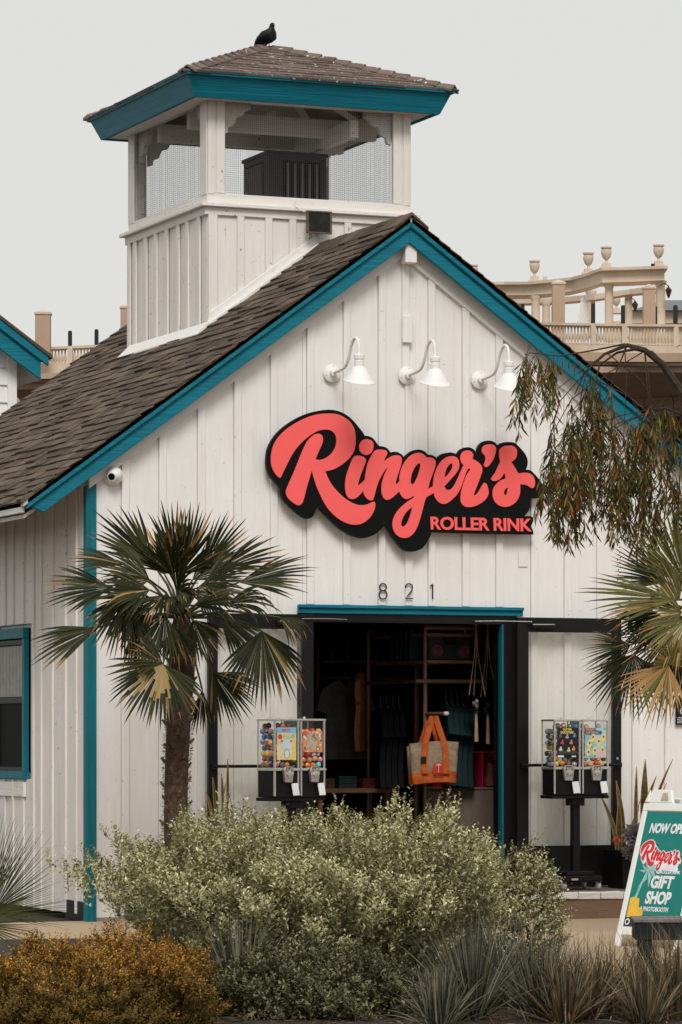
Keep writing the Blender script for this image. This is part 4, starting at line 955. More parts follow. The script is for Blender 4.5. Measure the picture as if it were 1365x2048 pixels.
mr = machine('right capsule vending machine with a black duck poster, before the right door leaf', locR, R_(1), ('duck', 'capy'), True)
ml = machine('left capsule vending machine with a yellow poster, rising behind the big bush', locL, R_(15), ('face', 'heart'), True)
# capsules
cap = MB(); cap.lathe([(0, -.024), (.012, -.021), (.021, -.012), (.0238, -.001), (.0246, 0), (.0238, .001), (.021, .012), (.012, .021), (0, .024)], 10)
CC = {'red': (.62, .04, .03), 'orange': (.75, .22, .03), 'yellow': (.78, .52, .06), 'blue': (.05, .20, .50), 'aqua': (.15, .55, .60), 'pink': (.72, .22, .30), 'black': (.02, .018, .018), 'green': (.05, .25, .12), 'grey': (.42, .40, .42), 'brown': (.18, .06, .03)}
capm = {}
for c, v in CC.items():
    m_ = bpy.data.materials.new('capsule_'+c); t, p_, o_ = nodes_of(m_)
    ge = t.nodes.new('ShaderNodeTexCoord'); sp = t.nodes.new('ShaderNodeSeparateXYZ'); t.links.new(ge.outputs['Object'], sp.inputs[0])
    lt = t.nodes.new('ShaderNodeMath'); lt.operation = 'GREATER_THAN'; lt.inputs[1].default_value = .001; t.links.new(sp.outputs[2], lt.inputs[0])
    t.links.new(mixc(t, v, tuple(min(1, q*.55+.12) for q in v), lt.outputs[0]), p_.inputs['Base Color']); p_.inputs['Roughness'].default_value = .15
    capm[c] = cap.mesh('toy_capsule', m_, smooth=True)
def fill(loc, rz, xc, pal, where, top, skip):
    zm, zt = ZM-DZ0, ZT-DZ0; M4 = Matrix.Translation(loc) @ Matrix.Rotation(rz, 4, 'Z'); st = MB()
    z = zm+.034; lay = 0
    while z < zm+top:
        for iy in range(4):
            for ix in range(4):
                x = xc-.083+ix*.055+(.012 if lay % 2 else -.004)+random.uniform(-.006, .006); y = -.083+iy*.055+random.uniform(-.005, .005)
                p = M4 @ Vector((x, y, z+random.uniform(-.006, .006)))
                if z > zm+top-.04 and random.random() < .45: continue
                front = iy == 0; sidel = ix == 0
                if front and skip[0] < z-zm < skip[1] and ix > 0: front = False
                if front or sidel:
                    c = random.choice(pal); o = inst('toy_capsule', capm[c], None, p, (random.random()*6, random.random()*6, random.random()*6))
                    tag(o, f'{c} toy capsule heaped inside {where}', 'toy capsule', f'{c} capsules inside {where}')
                elif iy < 3: 
                    pass
        z += .0445; lay += 1
fill(locR, R_(1), -.131, ['black', 'brown', 'orange', 'green', 'blue', 'yellow', 'grey'], 'the case with the duck poster', .36, (.10, .30))
fill(locR, R_(1), .131, ['orange', 'yellow', 'brown', 'red', 'orange', 'grey', 'aqua'], 'the case with the aqua poster', .36, (.10, .30))
fill(locL, R_(15), -.131, ['red', 'black', 'brown', 'orange', 'green', 'red', 'black', 'blue', 'yellow'], 'the case with the yellow poster', .35, (.10, .30))
fill(locL, R_(15), .131, ['red', 'orange', 'aqua', 'red', 'grey', 'pink', 'yellow'], 'the case with the red poster', .33, (.15, .27))

# ================================================================== SHOP INTERIOR
def pipe_path(k, pts, r=.017): k.tube(pts, r, 8)
q = onY(851, 1255, .75); RX, RY, RZ = float(q[0]), .75, float(q[2])        # near post of the pipe rack
rk = thing('pipe_rack', 'brown pipe rack with wooden shelves just inside the doorway', 'clothes rack', (RX, RY, 0))
L2 = 1.25; WX = .46
for (x, y) in ((0, 0), (0, L2), (WX, L2)):
    k = MB(); k.tube([(x, y, DZ0), (x, y, RZ)], .019, 8); k.build('upright', M['pipe'], rk)
k = MB(); k.tube([(0, 0, RZ), (WX, 0, RZ)], .019, 8); k.tube([(0, L2, RZ), (WX, L2, RZ)], .019, 8); k.tube([(-.10, -.02, 1.96), (WX+.1, -.02, 1.96)], .018, 8); k.tube([(-.02, 0, 1.96), (-.02, L2, 1.96)], .017, 8)
k.tube([(-.0, -.02, 1.68), (.0, -.42, 1.68)], .015, 8); k.build('rail', M['pipe'], rk)
k = MB(); k.lathe([(0, -.02), (.02, -.014), (.026, 0), (.02, .014), (0, .02)], 10, c=(.0, -.44, 1.68)); k.build('rail_knob', flat('pale_knob', (.5, .45, .38)), rk)
for z in (RZ-.06, 2.05+.08):
    k = MB(); k.box(.0, WX, .02, L2-.02, z-.015, z+.012); k.build('shelf', M['wood_shelf'], rk, bevel=.003)
q2 = onY(636, 1282, 2.9)
rk2 = thing('pipe_rack', 'darker pipe rack standing deep inside the shop on the left', 'clothes rack', (float(q2[0]), 2.9, 0))
for x in (0, 1.0):
    k = MB(); k.tube([(x, 0, DZ0), (x, 0, 2.30)], .017, 8); k.build('upright', M['pipe'], rk2)
k = MB(); k.tube([(0, 0, 2.02), (1.0, 0, 2.02)], .016, 8); k.build('rail', M['pipe'], rk2)
k = MB(); k.box(.0, 1.0, -.15, .25, 2.15, 2.18); k.build('shelf', M['wood_shelf'], rk2)
# shirts
def shirt(mat, label, loc, rz, s=1.0):
    t = thing('hanging_shirt', label, 'shirt', loc, rz, None)
    prof = [(-.06, 0), (-.11, -.01), (-.24, -.07), (-.31, -.26), (-.21, -.29), (-.20, -.24), (-.21, -.70), (.21, -.70), (.20, -.24), (.21, -.29), (.31, -.26), (.24, -.07), (.11, -.01), (.06, 0), (.0, -.05)]
    k = MB(); k.prism([(x*s, z*s) for x, z in prof], -.022, .022); o = k.mesh('garment', mat)
    bm = bmesh.new(); bm.from_mesh(o); bmesh.ops.triangulate(bm, faces=bm.faces); bmesh.ops.subdivide_edges(bm, edges=bm.edges, cuts=3, use_grid_fill=True)
    for v in bm.verts: v.co.y += .018*math.sin(v.co.x*38+v.co.z*6)*min(1, -v.co.z*2.2+.1)
    bm.to_mesh(o); bm.free(); inst('garment', o, t)
    k = MB(); k.tube([(-.17*s, 0, -.045), (0, 0, .03), (.17*s, 0, -.045)], .006, 6); k.tube([(0, 0, .03), (0, 0, .07), (.02, 0, .09), (.0, 0, .11)], .003, 5); k.build('hanger', M['wood_shelf'], t)
    return t
cl = lambda n, c: plain(n, c, .9, 0, .2, 20, .2)
s1 = onY(722, 1345, 1.9); shirt(cl('peach_cloth', (.42, .16, .075)), 'peach orange shirt hanging left of the near pipe rack', s1, R_(62))
s1 = onY(690, 1362, 2.1); shirt(cl('grey_cloth', (.10, .105, .095)), 'grey printed shirt hanging beside the peach shirt', s1, R_(10))
for j in range(5):
    s1 = onY(893+j*11, 1408+j*1.5, 1.0+.02*j); shirt(cl('teal_cloth', (.010, .028, .030)), ['first','second','third','fourth','fifth'][j]+' dark teal shirt from the left, hanging behind the tote bag', s1, R_(75))['group'] = 'teal shirts behind the tote bag'
for j in range(4):
    s1 = onY(762+j*12, 1415, 1.5); shirt(cl('black_cloth', (.012, .012, .014)), ['first','second','third','fourth','fifth'][j]+' black shirt from the left, on the rail between the uprights', s1, R_(75))['group'] = 'black shirts on the rail'
# folded clothes, bottles and boxes
def item(name, mb, mat, loc, label, cat, group=None, smooth=False, rz=0):
    o = mb.build(name, mat, None, smooth=smooth, loc=loc, rot=(0, 0, rz)); tag(o, label, cat, group); return o
ORD = ['first', 'second', 'third', 'fourth', 'fifth', 'sixth', 'seventh', 'eighth', 'ninth', 'tenth']
bx0 = float(q2[0])
for j in range(6):
    k = MB(); k.lathe([(0, 0), (.032, 0), (.034, .02), (.034, .15), (.014, .19), (.014, .22), (0, .22)], 10)
    item('bottle', k, plain('bottle_glass', random.choice([(.03, .05, .05), (.06, .05, .04), (.02, .03, .05)]), .25, 0, .2, 10, 0, .5), (bx0+.12+j*.15, 2.86, 2.182), ORD[j]+' bottle from the left on the deep shop shelf', 'bottle', 'bottles on the deep shelf', True)
tb = onY(690, 1520, 1.9); tt_ = thing('display_table', 'low brown display table left of the tote bag inside the shop', 'table', (float(tb[0]), 1.9, DZ0))
k = MB(); k.box(-.38, .38, -.25, .25, .78, .82); k.build('table_top', M['wood_shelf'], tt_, bevel=.004)
for x in (-.34, .30):
    for y in (-.22, .18):
        k = MB(); k.box(x, x+.04, y, y+.04, 0, .78); k.build('leg', M['wood_shelf'], tt_)
for j, (x, c, h) in enumerate(((-.26, (.16, .08, .05), .10), (-.05, (.05, .09, .09), .13), (.18, (.20, .05, .03), .09), (.30, (.16, .14, .10), .05))):
    k = MB()
    for l in range(int(h/.022)): k.box(-.085+.004*(l % 2), .085, -.11, .11-.006*(l % 3), l*.022, l*.022+.018)
    item('folded_shirts', k, cl('folded_cloth', c), (float(tb[0])+x, 1.82, DZ0+.821), ['brown', 'teal', 'red', 'cream'][j]+' pile of folded shirts on the display table', 'clothes')
for j in range(4):
    k = MB(); k.box(-.10, .10, -.14, .14, 0, .10); k.box(-.105, .105, -.145, .145, .10, .125)
    item('shoe_box', k, plain('box_card', [(.03, .07, .075), (.13, .04, .03), (.10, .08, .06), (.02, .03, .05)][j], .7), (float(tb[0])+[-.25, .0, -.22, .05][j], 1.70, DZ0+[.0, .0, .126, .126][j]), ORD[j]+' shoe box stacked under the display table', 'box', 'shoe boxes under the display table')
for j in range(7):
    a_ = j*.16; k = MB(); prof_ = [(.055*math.sin(u*math.pi/8), .055-.055*math.cos(u*math.pi/8)) for u in range(9)]; k.lathe(prof_, 12)
    item('wheel_set', k, plain('wheel_paint', [(.12, .03, .03), (.05, .06, .07), (.12, .10, .07)][j % 3], .4), (RX+.09, RY+.16+j*.145, RZ-.047), ORD[j]+' round item from the front on the top rack shelf', 'ornament', 'round items on the top rack shelf', True)
s1 = onY(735, 1352, 2.3); shirt(cl('rose_cloth', (.20, .07, .05)), 'dull rose shirt hanging behind the peach shirt', s1, R_(70))
s1 = onY(650, 1385, 2.5); shirt(cl('charcoal_cloth', (.025, .025, .028)), 'charcoal shirt hanging at the left of the doorway', s1, R_(20))
# boards on shelves
for j in range(5):
    q = onY(800+j*12, 1366, 1.1+.12*j)
    k = MB(); k.box(-.035, .035, -.12, .12, 0, .27); o = k.build('binder', plain('dark_blue_board', (.012, .022, .028), .5), None, bevel=.004, loc=(RX+.10, RY+.30+j*.10, 2.146), rot=(0, 0, R_(80)))
    tag(o, ['first','second','third','fourth','fifth'][j]+' dark box from the left on the middle rack shelf', 'box', 'boxes on the middle shelf of the rack')
# boombox
q = onY(905, 1368, .80)
bb = thing('boombox', 'dark boombox with two round pink speakers on the rack shelf', 'boombox', (RX+.25, RY+.10, 2.146))
k = MB(); k.box(-.20, .20, -.06, .06, 0, .23); k.build('case', plain('boombox_case', (.03, .035, .04), .4), bb, bevel=.008)
for x in (-.125, .125):
    k = MB(); k.lathe([(0, 0), (.055, 0), (.055, .012), (.035, .006), (.02, .014), (0, .014)], 20, Matrix.Translation((x, -.06, .075)) @ Matrix.Rotation(R_(90), 4, 'X')); k.build('speaker_cone', plain('speaker_pink', (.16, .05, .07), .5), bb)
k = MB(); k.box(-.06, .06, -.066, -.06, .13, .19); k.build('tape_deck', M['black'], bb); k = MB(); k.box(-.17, .17, -.066, -.06, .205, .215); k.build('dial_strip', plain('dial_print', (.16, .06, .03), .5), bb)
k = MB(); k.tube([(-.18, 0, .22), (-.16, 0, .29), (.16, 0, .29), (.18, 0, .22)], .008, 6); k.build('handle', M['steel'], bb)
# rope hangers with mirror balls
for j, (px, pt, pbm) in enumerate(((953, 1245, 1395), (976, 1245, 1400))):
    a = onY(px, pt, .55+.15*j); b = onY(px, pbm, .55+.15*j); zt_ = float(a[2]); zb_ = float(b[2])
    t = thing('rope_hanger', ['left', 'right'][j]+' rope hanger holding a dark mirror ball at the door', 'rope hanger', a)
    k = MB(); h = zt_-zb_
    for s in (-1, 0, 1): k.tube([(0, 0, 0), (s*.018, 0, -h*.45), (s*.075, (1-abs(s))*.07-.02, -h+.02)], .005, 5)
    k.tube([(0, 0, -h-.13), (0.002, 0, -h-.38)], [.012, .018], 6); k.lathe([(.012, 0), (.022, .01), (.02, .03), (.01, .04)], 8, c=(0, 0, -.03)); k.build('rope', cl('jute', (.36, .25, .15)), t)
    me = MB(); prof = [(max(.0001, .075*math.sin(a_*math.pi/10)), -.075*math.cos(a_*math.pi/10)) for a_ in range(11)]; me.lathe(prof, 18)
    mb_ = me.build('mirror_ball', plain('mirror_tile', (.25, .25, .25), .12, 1.0, .5, 60), None, loc=(a[0], a[1], zb_-.06)); tag(mb_, ['mirror ball in the left rope hanger', 'mirror ball in the right rope hanger'][j], 'mirror ball', 'mirror balls in rope hangers')
# magenta display cube with its counter, added mirror for the rear window glow
q = onY(958, 1575, 1.0)
k = MB(); w = .62; k.box(-.34, .36, 0, .40, -.55, -.02); k.box(-.35, .37, -.01, .41, -.02, .0); o = k.build('counter', plain('beige_counter', (.17, .13, .10), .7), None, loc=(float(q[0])+.03, 1.0, float(q[2])), bevel=.004); tag(o, 'brown counter cabinet standing below the magenta display shelf', 'counter')
mg = thing('display_cube', 'magenta two-bay display shelf on the counter at the right jamb', 'shelf', (float(q[0])+.03, 1.0, float(q[2])))
k = MB()
for x in (-.33, .0, .33): k.box(x, x+.012, 0, .3, .0, .30)
k.box(-.33, .342, 0, .3, .30, .312); k.box(-.33, .342, .29, .30, 0, .30); k.build('shelf_case', plain('magenta_acrylic', (.55, .012, .07), .35), mg)
for j, (x, c, r) in enumerate(((-.17, (.10, .05, .04), .05), (-.07, (.03, .02, .02), .06), (.13, (.25, .08, .06), .05), (.23, (.22, .18, .12), .055))):
    k = MB(); k.lathe([(0, 0), (r, .01), (r*1.1, .06), (r*.6, .12), (r*.7, .17), (r*.4, .21), (0, .22)], 12); o = k.build('trinket', plain('trinket_paint', c, .5), None, smooth=True, loc=(float(q[0])+.03+x, 1.12, float(q[2])+.001))
    tag(o, ['small brown figure in the left bay of the magenta shelf', 'dark figure in the left bay of the magenta shelf', 'reddish figure in the right bay of the magenta shelf', 'cream figure in the right bay of the magenta shelf'][j], 'ornament')
# rear window glow: an added pale mirror plate stands in for the window
q = onY(990, 1440, 1.6)
k = MB(); k.box(-.01, .30, 0, .02, 0, .34); o = k.build('window_glow_mirror', plain('window_glow_plate', (.55, .56, .54), .05, 1.0, .02), None, loc=(float(q[0])-.03, 1.45, float(onY(990, 1503, 1.45)[2])+.02), rot=(R_(-4), 0, R_(-8))); tag(o, 'added mirror standing in for the rear window glow behind the magenta shelf', 'mirror')
k = MB(); k.box(DX1-.35, DX1-.02, .35, .38, 2.40, 2.60); 
# warm brown bulkhead at upper right
a = onY(848, 1242, .9); b = onY(1003, 1262, .9)
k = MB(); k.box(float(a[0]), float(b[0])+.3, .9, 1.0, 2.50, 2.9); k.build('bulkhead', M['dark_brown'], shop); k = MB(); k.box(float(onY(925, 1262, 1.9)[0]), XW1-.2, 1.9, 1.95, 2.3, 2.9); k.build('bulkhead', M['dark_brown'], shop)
for j, px in enumerate((797, 821)):
    a = onY(px, 1239, .2); k = MB(); k.box(-.032, .032, -.02, .02, -.008, .008); o = k.build('door_sensor', M['metal_white'], shop, bevel=.004, loc=(float(a[0]), .15, 2.44)); 
# tote bags
def tote(label, loc, rz, s=1.0):
    t = thing('tote_bag', label, 'tote bag', loc, rz)
    def panel(z0, z1, mat, name, grow=0.0):
        k = MB(); n = 14; V = []; F_ = []
        rows_ = 8
        for r in range(rows_+1):
            f = r/rows_; z = z0+(z1-z0)*f; hh = (z-zb0)/(zt0-zb0)
            w = (.205+.03*hh+grow)*s; d = (.075*(1-.55*hh)+grow)*s
            for j in range(2*n):
                a = 2*math.pi*j/(2*n); ca_, sa_ = math.cos(a), math.sin(a)
                x = w*math.copysign(abs(ca_)**.5, ca_); y = d*math.copysign(abs(sa_)**.6, sa_)
                y += .008*math.sin(x*40+z*23)+.006*math.sin(z*60+x*9); zz = z+.012*math.sin(x*9+1) * (1 if r in (0, rows_) else .5)
                V.append((x, y, zz))
        m_ = 2*n
        for r in range(rows_):
            for j in range(m_): F_.append((r*m_+j, r*m_+(j+1) % m_, (r+1)*m_+(j+1) % m_, (r+1)*m_+j))
        if name == 'base_panel': F_.append(tuple(range(m_-1, -1, -1)))
        k.add(V, F_); return k.build(name, mat, t, smooth=True)
    zt0, zb0 = -.245*s, -.62*s
    panel(zb0+.09*s, zt0, M['canvas'], 'canvas_body'); panel(zb0, zb0+.10*s, M['orange_cloth'], 'base_panel', .004)
    for sy, yy_ in ((-1, -.062), (1, .05)):
        for sx in (-1, 1):
            k = MB(); pts = [(sx*.012, sy*.008, -.0), (sx*.045, sy*.02, -.11), (sx*.085, yy_*.8, -.24), (sx*.10, yy_-.004*1, -.36), (sx*.102, yy_-.028*(1 if sy < 0 else -1)*.8, -.48), (sx*.10, yy_-.034*(1 if sy < 0 else -1), -.53)]
            V = []; F_ = []
            for i, (x, y, z) in enumerate(pts):
                for dx, dy in ((-.026, -.003), (.026, -.003), (.026, .003), (-.026, .003)): V.append((x*s+dx, y*s+dy, z*s))
            for i in range(len(pts)-1):
                for j in range(4): F_.append((i*4+j, i*4+(j+1) % 4, (i+1)*4+(j+1) % 4, (i+1)*4+j))
            F_ += [(3, 2, 1, 0), tuple(range(len(V)-4, len(V)))]
            k.add(V, F_); k.build('strap', M['orange_cloth'], t, bevel=0)
    k = MB(); k.box(-.128, -.082, -.085, -.078, -.40, -.345); k.build('brand_tag', M['black'], t)
    # emblem
    em = [(-.045, 0), (.045, 0)]+[(.045*math.cos(R_(a)), .055+.04*math.sin(R_(a))) for a in range(0, 181, 15)]
    me = shape_mesh('emblem', [em], .002, plain('red_emblem', (.42, .03, .02), .8)); e = inst('emblem', me, t, (.022, -.089, -.485), (R_(86), 0, 0))
    ep = plain('cream_print', (.55, .45, .36), .8)
    k = MB(); k.tube([(0, .005, .002), (.004, .05, .002), (.0, .07, .002)], .0028, 5)
    for a in (20, 60, 110, 150, 190, -10): k.tube([(0, .07, .002), (.016*math.cos(R_(a)), .07+.014*math.sin(R_(a)), .002), (.028*math.cos(R_(a)), .066+.012*math.sin(R_(a)), .002)], [.003, .003, .001], 5)
    k.build('palm_print', ep, e)
    inst('lettering', text_mesh("Ringer's", .085, .024, .002, plain('red_print_text', (.45, .03, .02), .8), .02, .3), e, (-.042, -.024, .001))
    return t
hk = Vector((RX, RY-.40, 1.69)); q = onY(868, 1432, .32)
tote('canvas tote bag with orange straps and a red emblem hanging in the doorway', (float(q[0])+.0, .32, float(q[2])), R_(-12), .92)
tote('second canvas tote bag hanging behind the front one', (float(q[0])+.055, .52, float(q[2])-.035), R_(-14), .88)

# ================================================================== NEIGHBOURING SHED
NY = 12.0; tip = onY(102, 715, NY-.25); cw = onY(33, 800, NY); NS = .70
nb = thing('neighbouring_shed', 'white lap-sided shed with teal barge board at the left edge', 'shed')
zn = lambda x: float(tip[2])+NS*(float(tip[0])-x)
x1 = float(cw[0]); k = MB(); k.prism([(x1-7, 0), (x1-.02, 0), (x1-.02, zn(x1)-.12), (x1-3.5, zn(x1-3.5)-.12), (x1-7, zn(x1)-.12)], NY+.04, NY+5); nw = k.build('wall', M['white_x'], nb)
z = 3.9
while z < 6.2:
    xm = x1-.11; top = z+.20
    xs_ = x1-3.0
    if zn(xm)-.28 > top:
        k = MB(); k.add([(xs_, NY-.012, z), (xm, NY-.012, z), (xm, NY+.012, z+.205), (xs_, NY+.012, z+.205), (xs_, NY+.03, z), (xm, NY+.03, z), (xm, NY+.03, z+.205), (xs_, NY+.03, z+.205)], [(0, 1, 2, 3), (4, 7, 6, 5), (0, 4, 5, 1), (3, 2, 6, 7), (0, 3, 7, 4), (1, 5, 6, 2)])
    else:
        k = MB(); xm2 = min(xm, float(tip[0])-(z+.3-float(tip[2]))/NS)
        k.add([(xs_, NY-.012, z), (xm, NY-.012, z), (xm2, NY+.012, z+.205), (xs_, NY+.012, z+.205), (xs_, NY+.03, z), (xm, NY+.03, z), (xm2, NY+.03, z+.205), (xs_, NY+.03, z+.205)], [(0, 1, 2, 3), (4, 7, 6, 5), (0, 4, 5, 1), (3, 2, 6, 7), (0, 3, 7, 4), (1, 5, 6, 2)])
    k.build('lap_board', M['white_x'], nw); z += .20
k = MB(); k.box(x1-.11, x1, NY-.02, NY+.06, 0, zn(x1)-.2); k.build('corner_board', M['white_v'], nw, bevel=.003)
def nsl(xa, xb, t0, t1, y0, y1):
    k = MB(); k.prism([(xa, zn(xa)-t1), (xb, zn(xb)-t1), (xb, zn(xb)-t0), (xa, zn(xa)-t0)], y0, y1); return k
xa, xb = x1-3.5, float(tip[0])
nsl(xa, xb-.12, .06, .34, NY-.25, NY-.20).build('barge_board', M['teal_x'], nb, bevel=.004)
nsl(xa, xb-.04, .015, .13, NY-.29, NY-.25).build('moulding', M['teal_x'], nb, bevel=.004)
nsl(xa, xb, -.02, .02, NY-.31, NY+5).build('roof', M['shingle'], nb)
k = MB(); k.prism([(x1, zn(x1)-.20), (xb-.1, zn(xb-.1)-.32), (xb-.1, zn(xb-.1)-.30), (x1, zn(x1)-.14)], NY-.19, NY+5); k.build('eave_soffit', M['soffit'], nb)
k = MB(); k.box(x1-7, x1-3.5, NY-.3, NY+5, zn(x1)-.1, zn(x1)); k.build('roof', M['shingle'], nb)

# ================================================================== TERRACE BUILDING FAR BEHIND
HD = 165.0
def H(px, py, D=HD): return Vector(atD(px, py, D))
hot = thing('terrace_building', 'beige multi-storey building with balustraded terrace and curved colonnade', 'building', (0, 0, 0))
FV = Vector(CF); 
def band(pts, z_off, name, mat, parent, thick=1.0):
    """ribbon along pts [(px, ytop, ybot, D)], extruded backward"""
    k = MB(); V = []; F_ = []
    for (px, yt, yb, D) in pts:
        a = H(px, yt, D); b = H(px, yb, D); V += [a, b, b+FV*thick, a+FV*thick]
    for i in range(len(pts)-1):
        for j in range(4): F_.append((i*4+j, i*4+(j+1) % 4, (i+1)*4+(j+1) % 4, (i+1)*4+j))
    F_ += [(0, 1, 2, 3), tuple(range(len(V)-1, len(V)-5, -1))]
    k.add(V, F_); return k.build(name, mat, parent)
def C3(x, y): return (920+x/3.067, 480+y/3.067)      # detail-view pixels
# right terrace: curve in depth (bulging toward us in the middle)
def terr(x0, x1, n, yt0, yt1, yb0, yb1, bow, sag=0):
    out = []
    for i in range(n+1):
        f = i/n; D = HD-bow*math.sin(math.pi*min(1, max(0, f)))
        s = sag*math.sin(math.pi*f); out.append((x0+(x1-x0)*f, yt0+(yt1-yt0)*f+s, yb0+(yb1-yb0)*f+s, D))
    return out
k = band([(930, 790, 1100, 175), (1500, 800, 1100, 175)], 0, 'wall', M['concrete'], hot, 20)
body = k
band([(-120, 745, 1000, 175), (350, 745, 1000, 175)], 0, 'wall', M['concrete'], hot, 20)
# terrace slab and cornices (stacked, each proud of the one below)
XA, XB = 1010, 1480
band(terr(XA, XB, 16, 683, 692, 699, 706, 4, 3), 0, 'terrace_kerb', M['stone'], hot, 14)
band(terr(XA, XB, 16, 699, 704, 716, 722, 5, 4), 0, 'cornice', M['concrete'], hot, 16)
band(terr(XA, XB, 16, 716.2, 722.2, 722, 730, 4.4, 4), 0, 'cornice', M['stone'], hot, 16)
band(terr(XA, XB, 16, 722.2, 730.2, 736, 745, 3.6, 3), 0, 'cornice', M['concrete'], hot, 16)
for (ya, yb, DD, xa_, xb_) in ((736, 742, 163, 1040, 1330), (742, 748, 165, 1060, 1300), (748, 752, 167, 1090, 1270)):
    band([(xa_+(xb_-xa_)*i/12, ya-3, yb+3*math.sin(math.pi*i/12), DD-3*math.sin(math.pi*i/12)) for i in range(13)], 0, 'soffit_step', M['concrete'], hot, 10)
# wall joints: large panels proud of the wall
for r, (ya, yb) in enumerate(((756, 817), (819, 880))):
    for c in range(6):
        xa_ = 1174+c*58-(r*26); band([(xa_, ya, yb, 174.7), (xa_+56.5, ya+.4, yb+.4, 174.7)], 0, 'wall_panel', M['concrete'], body, .25)
o = band([(1305, 838, 905, 174.4), (1420, 838, 905, 174.4)], 0, 'window', M['window_glass'], hot, .2)
band([(1300, 832, 838, 174.2), (1424, 832, 838, 174.2)], 0, 'frame', M['dark_green'], o, .3)
# balustrades
def baluster_mesh():
    k = MB(); k.lathe([(.09, 0), (.09, .05), (.05, .08), (.085, .22), (.095, .30), (.06, .45), (.045, .60), (.06, .66), (.09, .68), (.09, .74)], 8); return k
bz = baluster_mesh()
def balustrade(pts, parent, spacing, piers):
    """pts: (px, yrailtop, ybase, D)"""
    st = MB()
    for (a, b) in zip(pts, pts[1:]):
        n = max(1, int((b[0]-a[0])/spacing))
        for i in range(n):
            f = (i+.5)/n; px = a[0]+(b[0]-a[0])*f; yt = a[1]+(b[1]-a[1])*f; yb = a[2]+(b[2]-a[2])*f; D = a[3]+(b[3]-a[3])*f
            if any(abs(px-p) < 6.5 for p in piers): continue
            base = H(px, yb, D+.25); h = (yb-yt)*D/FPX; sc_ = h/.78
            st.add([tuple(base+Vector((v[0]*.9, v[1]*.9, v[2]*sc_))) for v in bz.v], bz.f)
    o = st.build('balusters', M['stone'], parent, smooth=True); tag(o, kind='stuff')
    band([(p[0], p[1]-3.5, p[1]+1.5, p[3]) for p in pts], 0, 'handrail', M['stone'], parent, .5)
    for p in piers:
        for (a, b) in zip(pts, pts[1:]):
            if a[0] <= p <= b[0]:
                f = (p-a[0])/(b[0]-a[0]); yt = a[1]+(b[1]-a[1])*f; yb = a[2]+(b[2]-a[2])*f; D = a[3]+(b[3]-a[3])*f
                band([(p-5, yt, yb, D-.02), (p+5, yt, yb, D-.02)], 0, 'pier', M['stone'], parent, .5)
T = terr(1010, 1480, 12, 646, 652, 684, 693, 4, 1.5)
balustrade([(p[0], p[1], p[2], p[3]) for p in T], hot, 5.6, [1188, 1250, 1353])
balustrade([(30, 700, 731, 166), (95, 697, 731, 166), (185, 693, 730, 166), (340, 692, 729, 166)], hot, 6.2, [140, 230])
band([(20, 727, 750, 165.5), (340, 722, 742, 165.5)], 0, 'terrace_kerb', M['stone'], hot, 12)
band([(20, 748, 759, 164.6), (340, 740, 751, 164.6)], 0, 'cornice', M['concrete'], hot, 12)
band([(20, 759, 765, 165.2), (340, 751, 757, 165.2)], 0, 'cornice', M['stone'], hot, 12)
band([(20, 765, 779, 165.6), (340, 757, 771, 165.6)], 0, 'cornice', M['concrete'], hot, 12)
# tall square pillars with pyramid caps
for (pa, pb, yt, yb) in ((70, 100, 624, 705), (241, 268, 612, 705), (1106, 1131, 564, 690), (1288, 1312, 573, 695)):
    a = H(pa, yb, 164); w = (pb-pa)*164/FPX; h = (yb-yt)*164/FPX; Mx = Matrix.Translation(a) @ Matrix.Rotation(-YAW, 4, 'Z')
    k = MB(); k.box(0, w, 0, w, 0, h, Mx); k.build('pillar', M['concrete'], hot)
    k = MB(); k.box(-.04, w+.04, -.04, w+.04, h-.09, h, Mx); k.add([(-.04, -.04, h), (w+.04, -.04, h), (w+.04, w+.04, h), (-.04, w+.04, h), (w/2, w/2, h+.16)], [(0, 1, 4), (1, 2, 4), (2, 3, 4), (3, 0, 4)], Mx); k.build('pillar_cap', M['stone'], hot)
# colonnade: entablature
ent = [(965, 567, 591, 176), (1010, 566, 592, 176), (1055, 566, 592, 175), (1100, 562, 589, 174), (1145, 557, 584, 173), (1175, 549, 577, 171), (1195, 541, 571, 169.5), (1205, 538, 567, 169), (1270, 536, 565, 168.6), (1330, 534, 562, 168)]
band(ent, 0, 'entablature', M['stone'], hot, 1.2)
band([(p[0]-(1 if i else 0), p[1]-3, p[1]+2.5, p[3]-.35) for i, p in enumerate(ent)]+[(1337, 531, 537, 167.6)], 0, 'cornice', M['stone'], hot, 1.8)
band([(p[0], p[2]-5, p[2]-2, p[3]-.12) for p in ent], 0, 'architrave_moulding', M['stone'], hot, .2)
band([(970, 598, 607, 184), (1100, 596, 606, 182), (1190, 588, 599, 179), (1260, 578, 588, 178), (1330, 568, 582, 176)], 0, 'rear_entablature', M['stone'], hot, 1.0)
for (px, yt, yb, D, w) in ((1072, 592, 645, 174, 17), (1093, 604, 645, 181, 16), (1183, 582, 650, 179, 17), (1219, 567, 655, 168.8, 17), (1258, 585, 650, 178, 16), (1322, 562, 655, 168, 19)):
    b = H(px, yb+25, D+.6); r = w*D/FPX/2; h = (yb+25-yt)*D/FPX
    k = MB(); k.lathe([(r*1.25, 0), (r*1.25, .15), (r*1.0, .25), (r*1.02, h*.5), (r*.95, h-.25), (r*.98, h-.2), (r*1.3, h-.08), (r*1.3, h+.02)], 14, c=tuple(b)); k.build('column', M['stone'], hot, smooth=True)
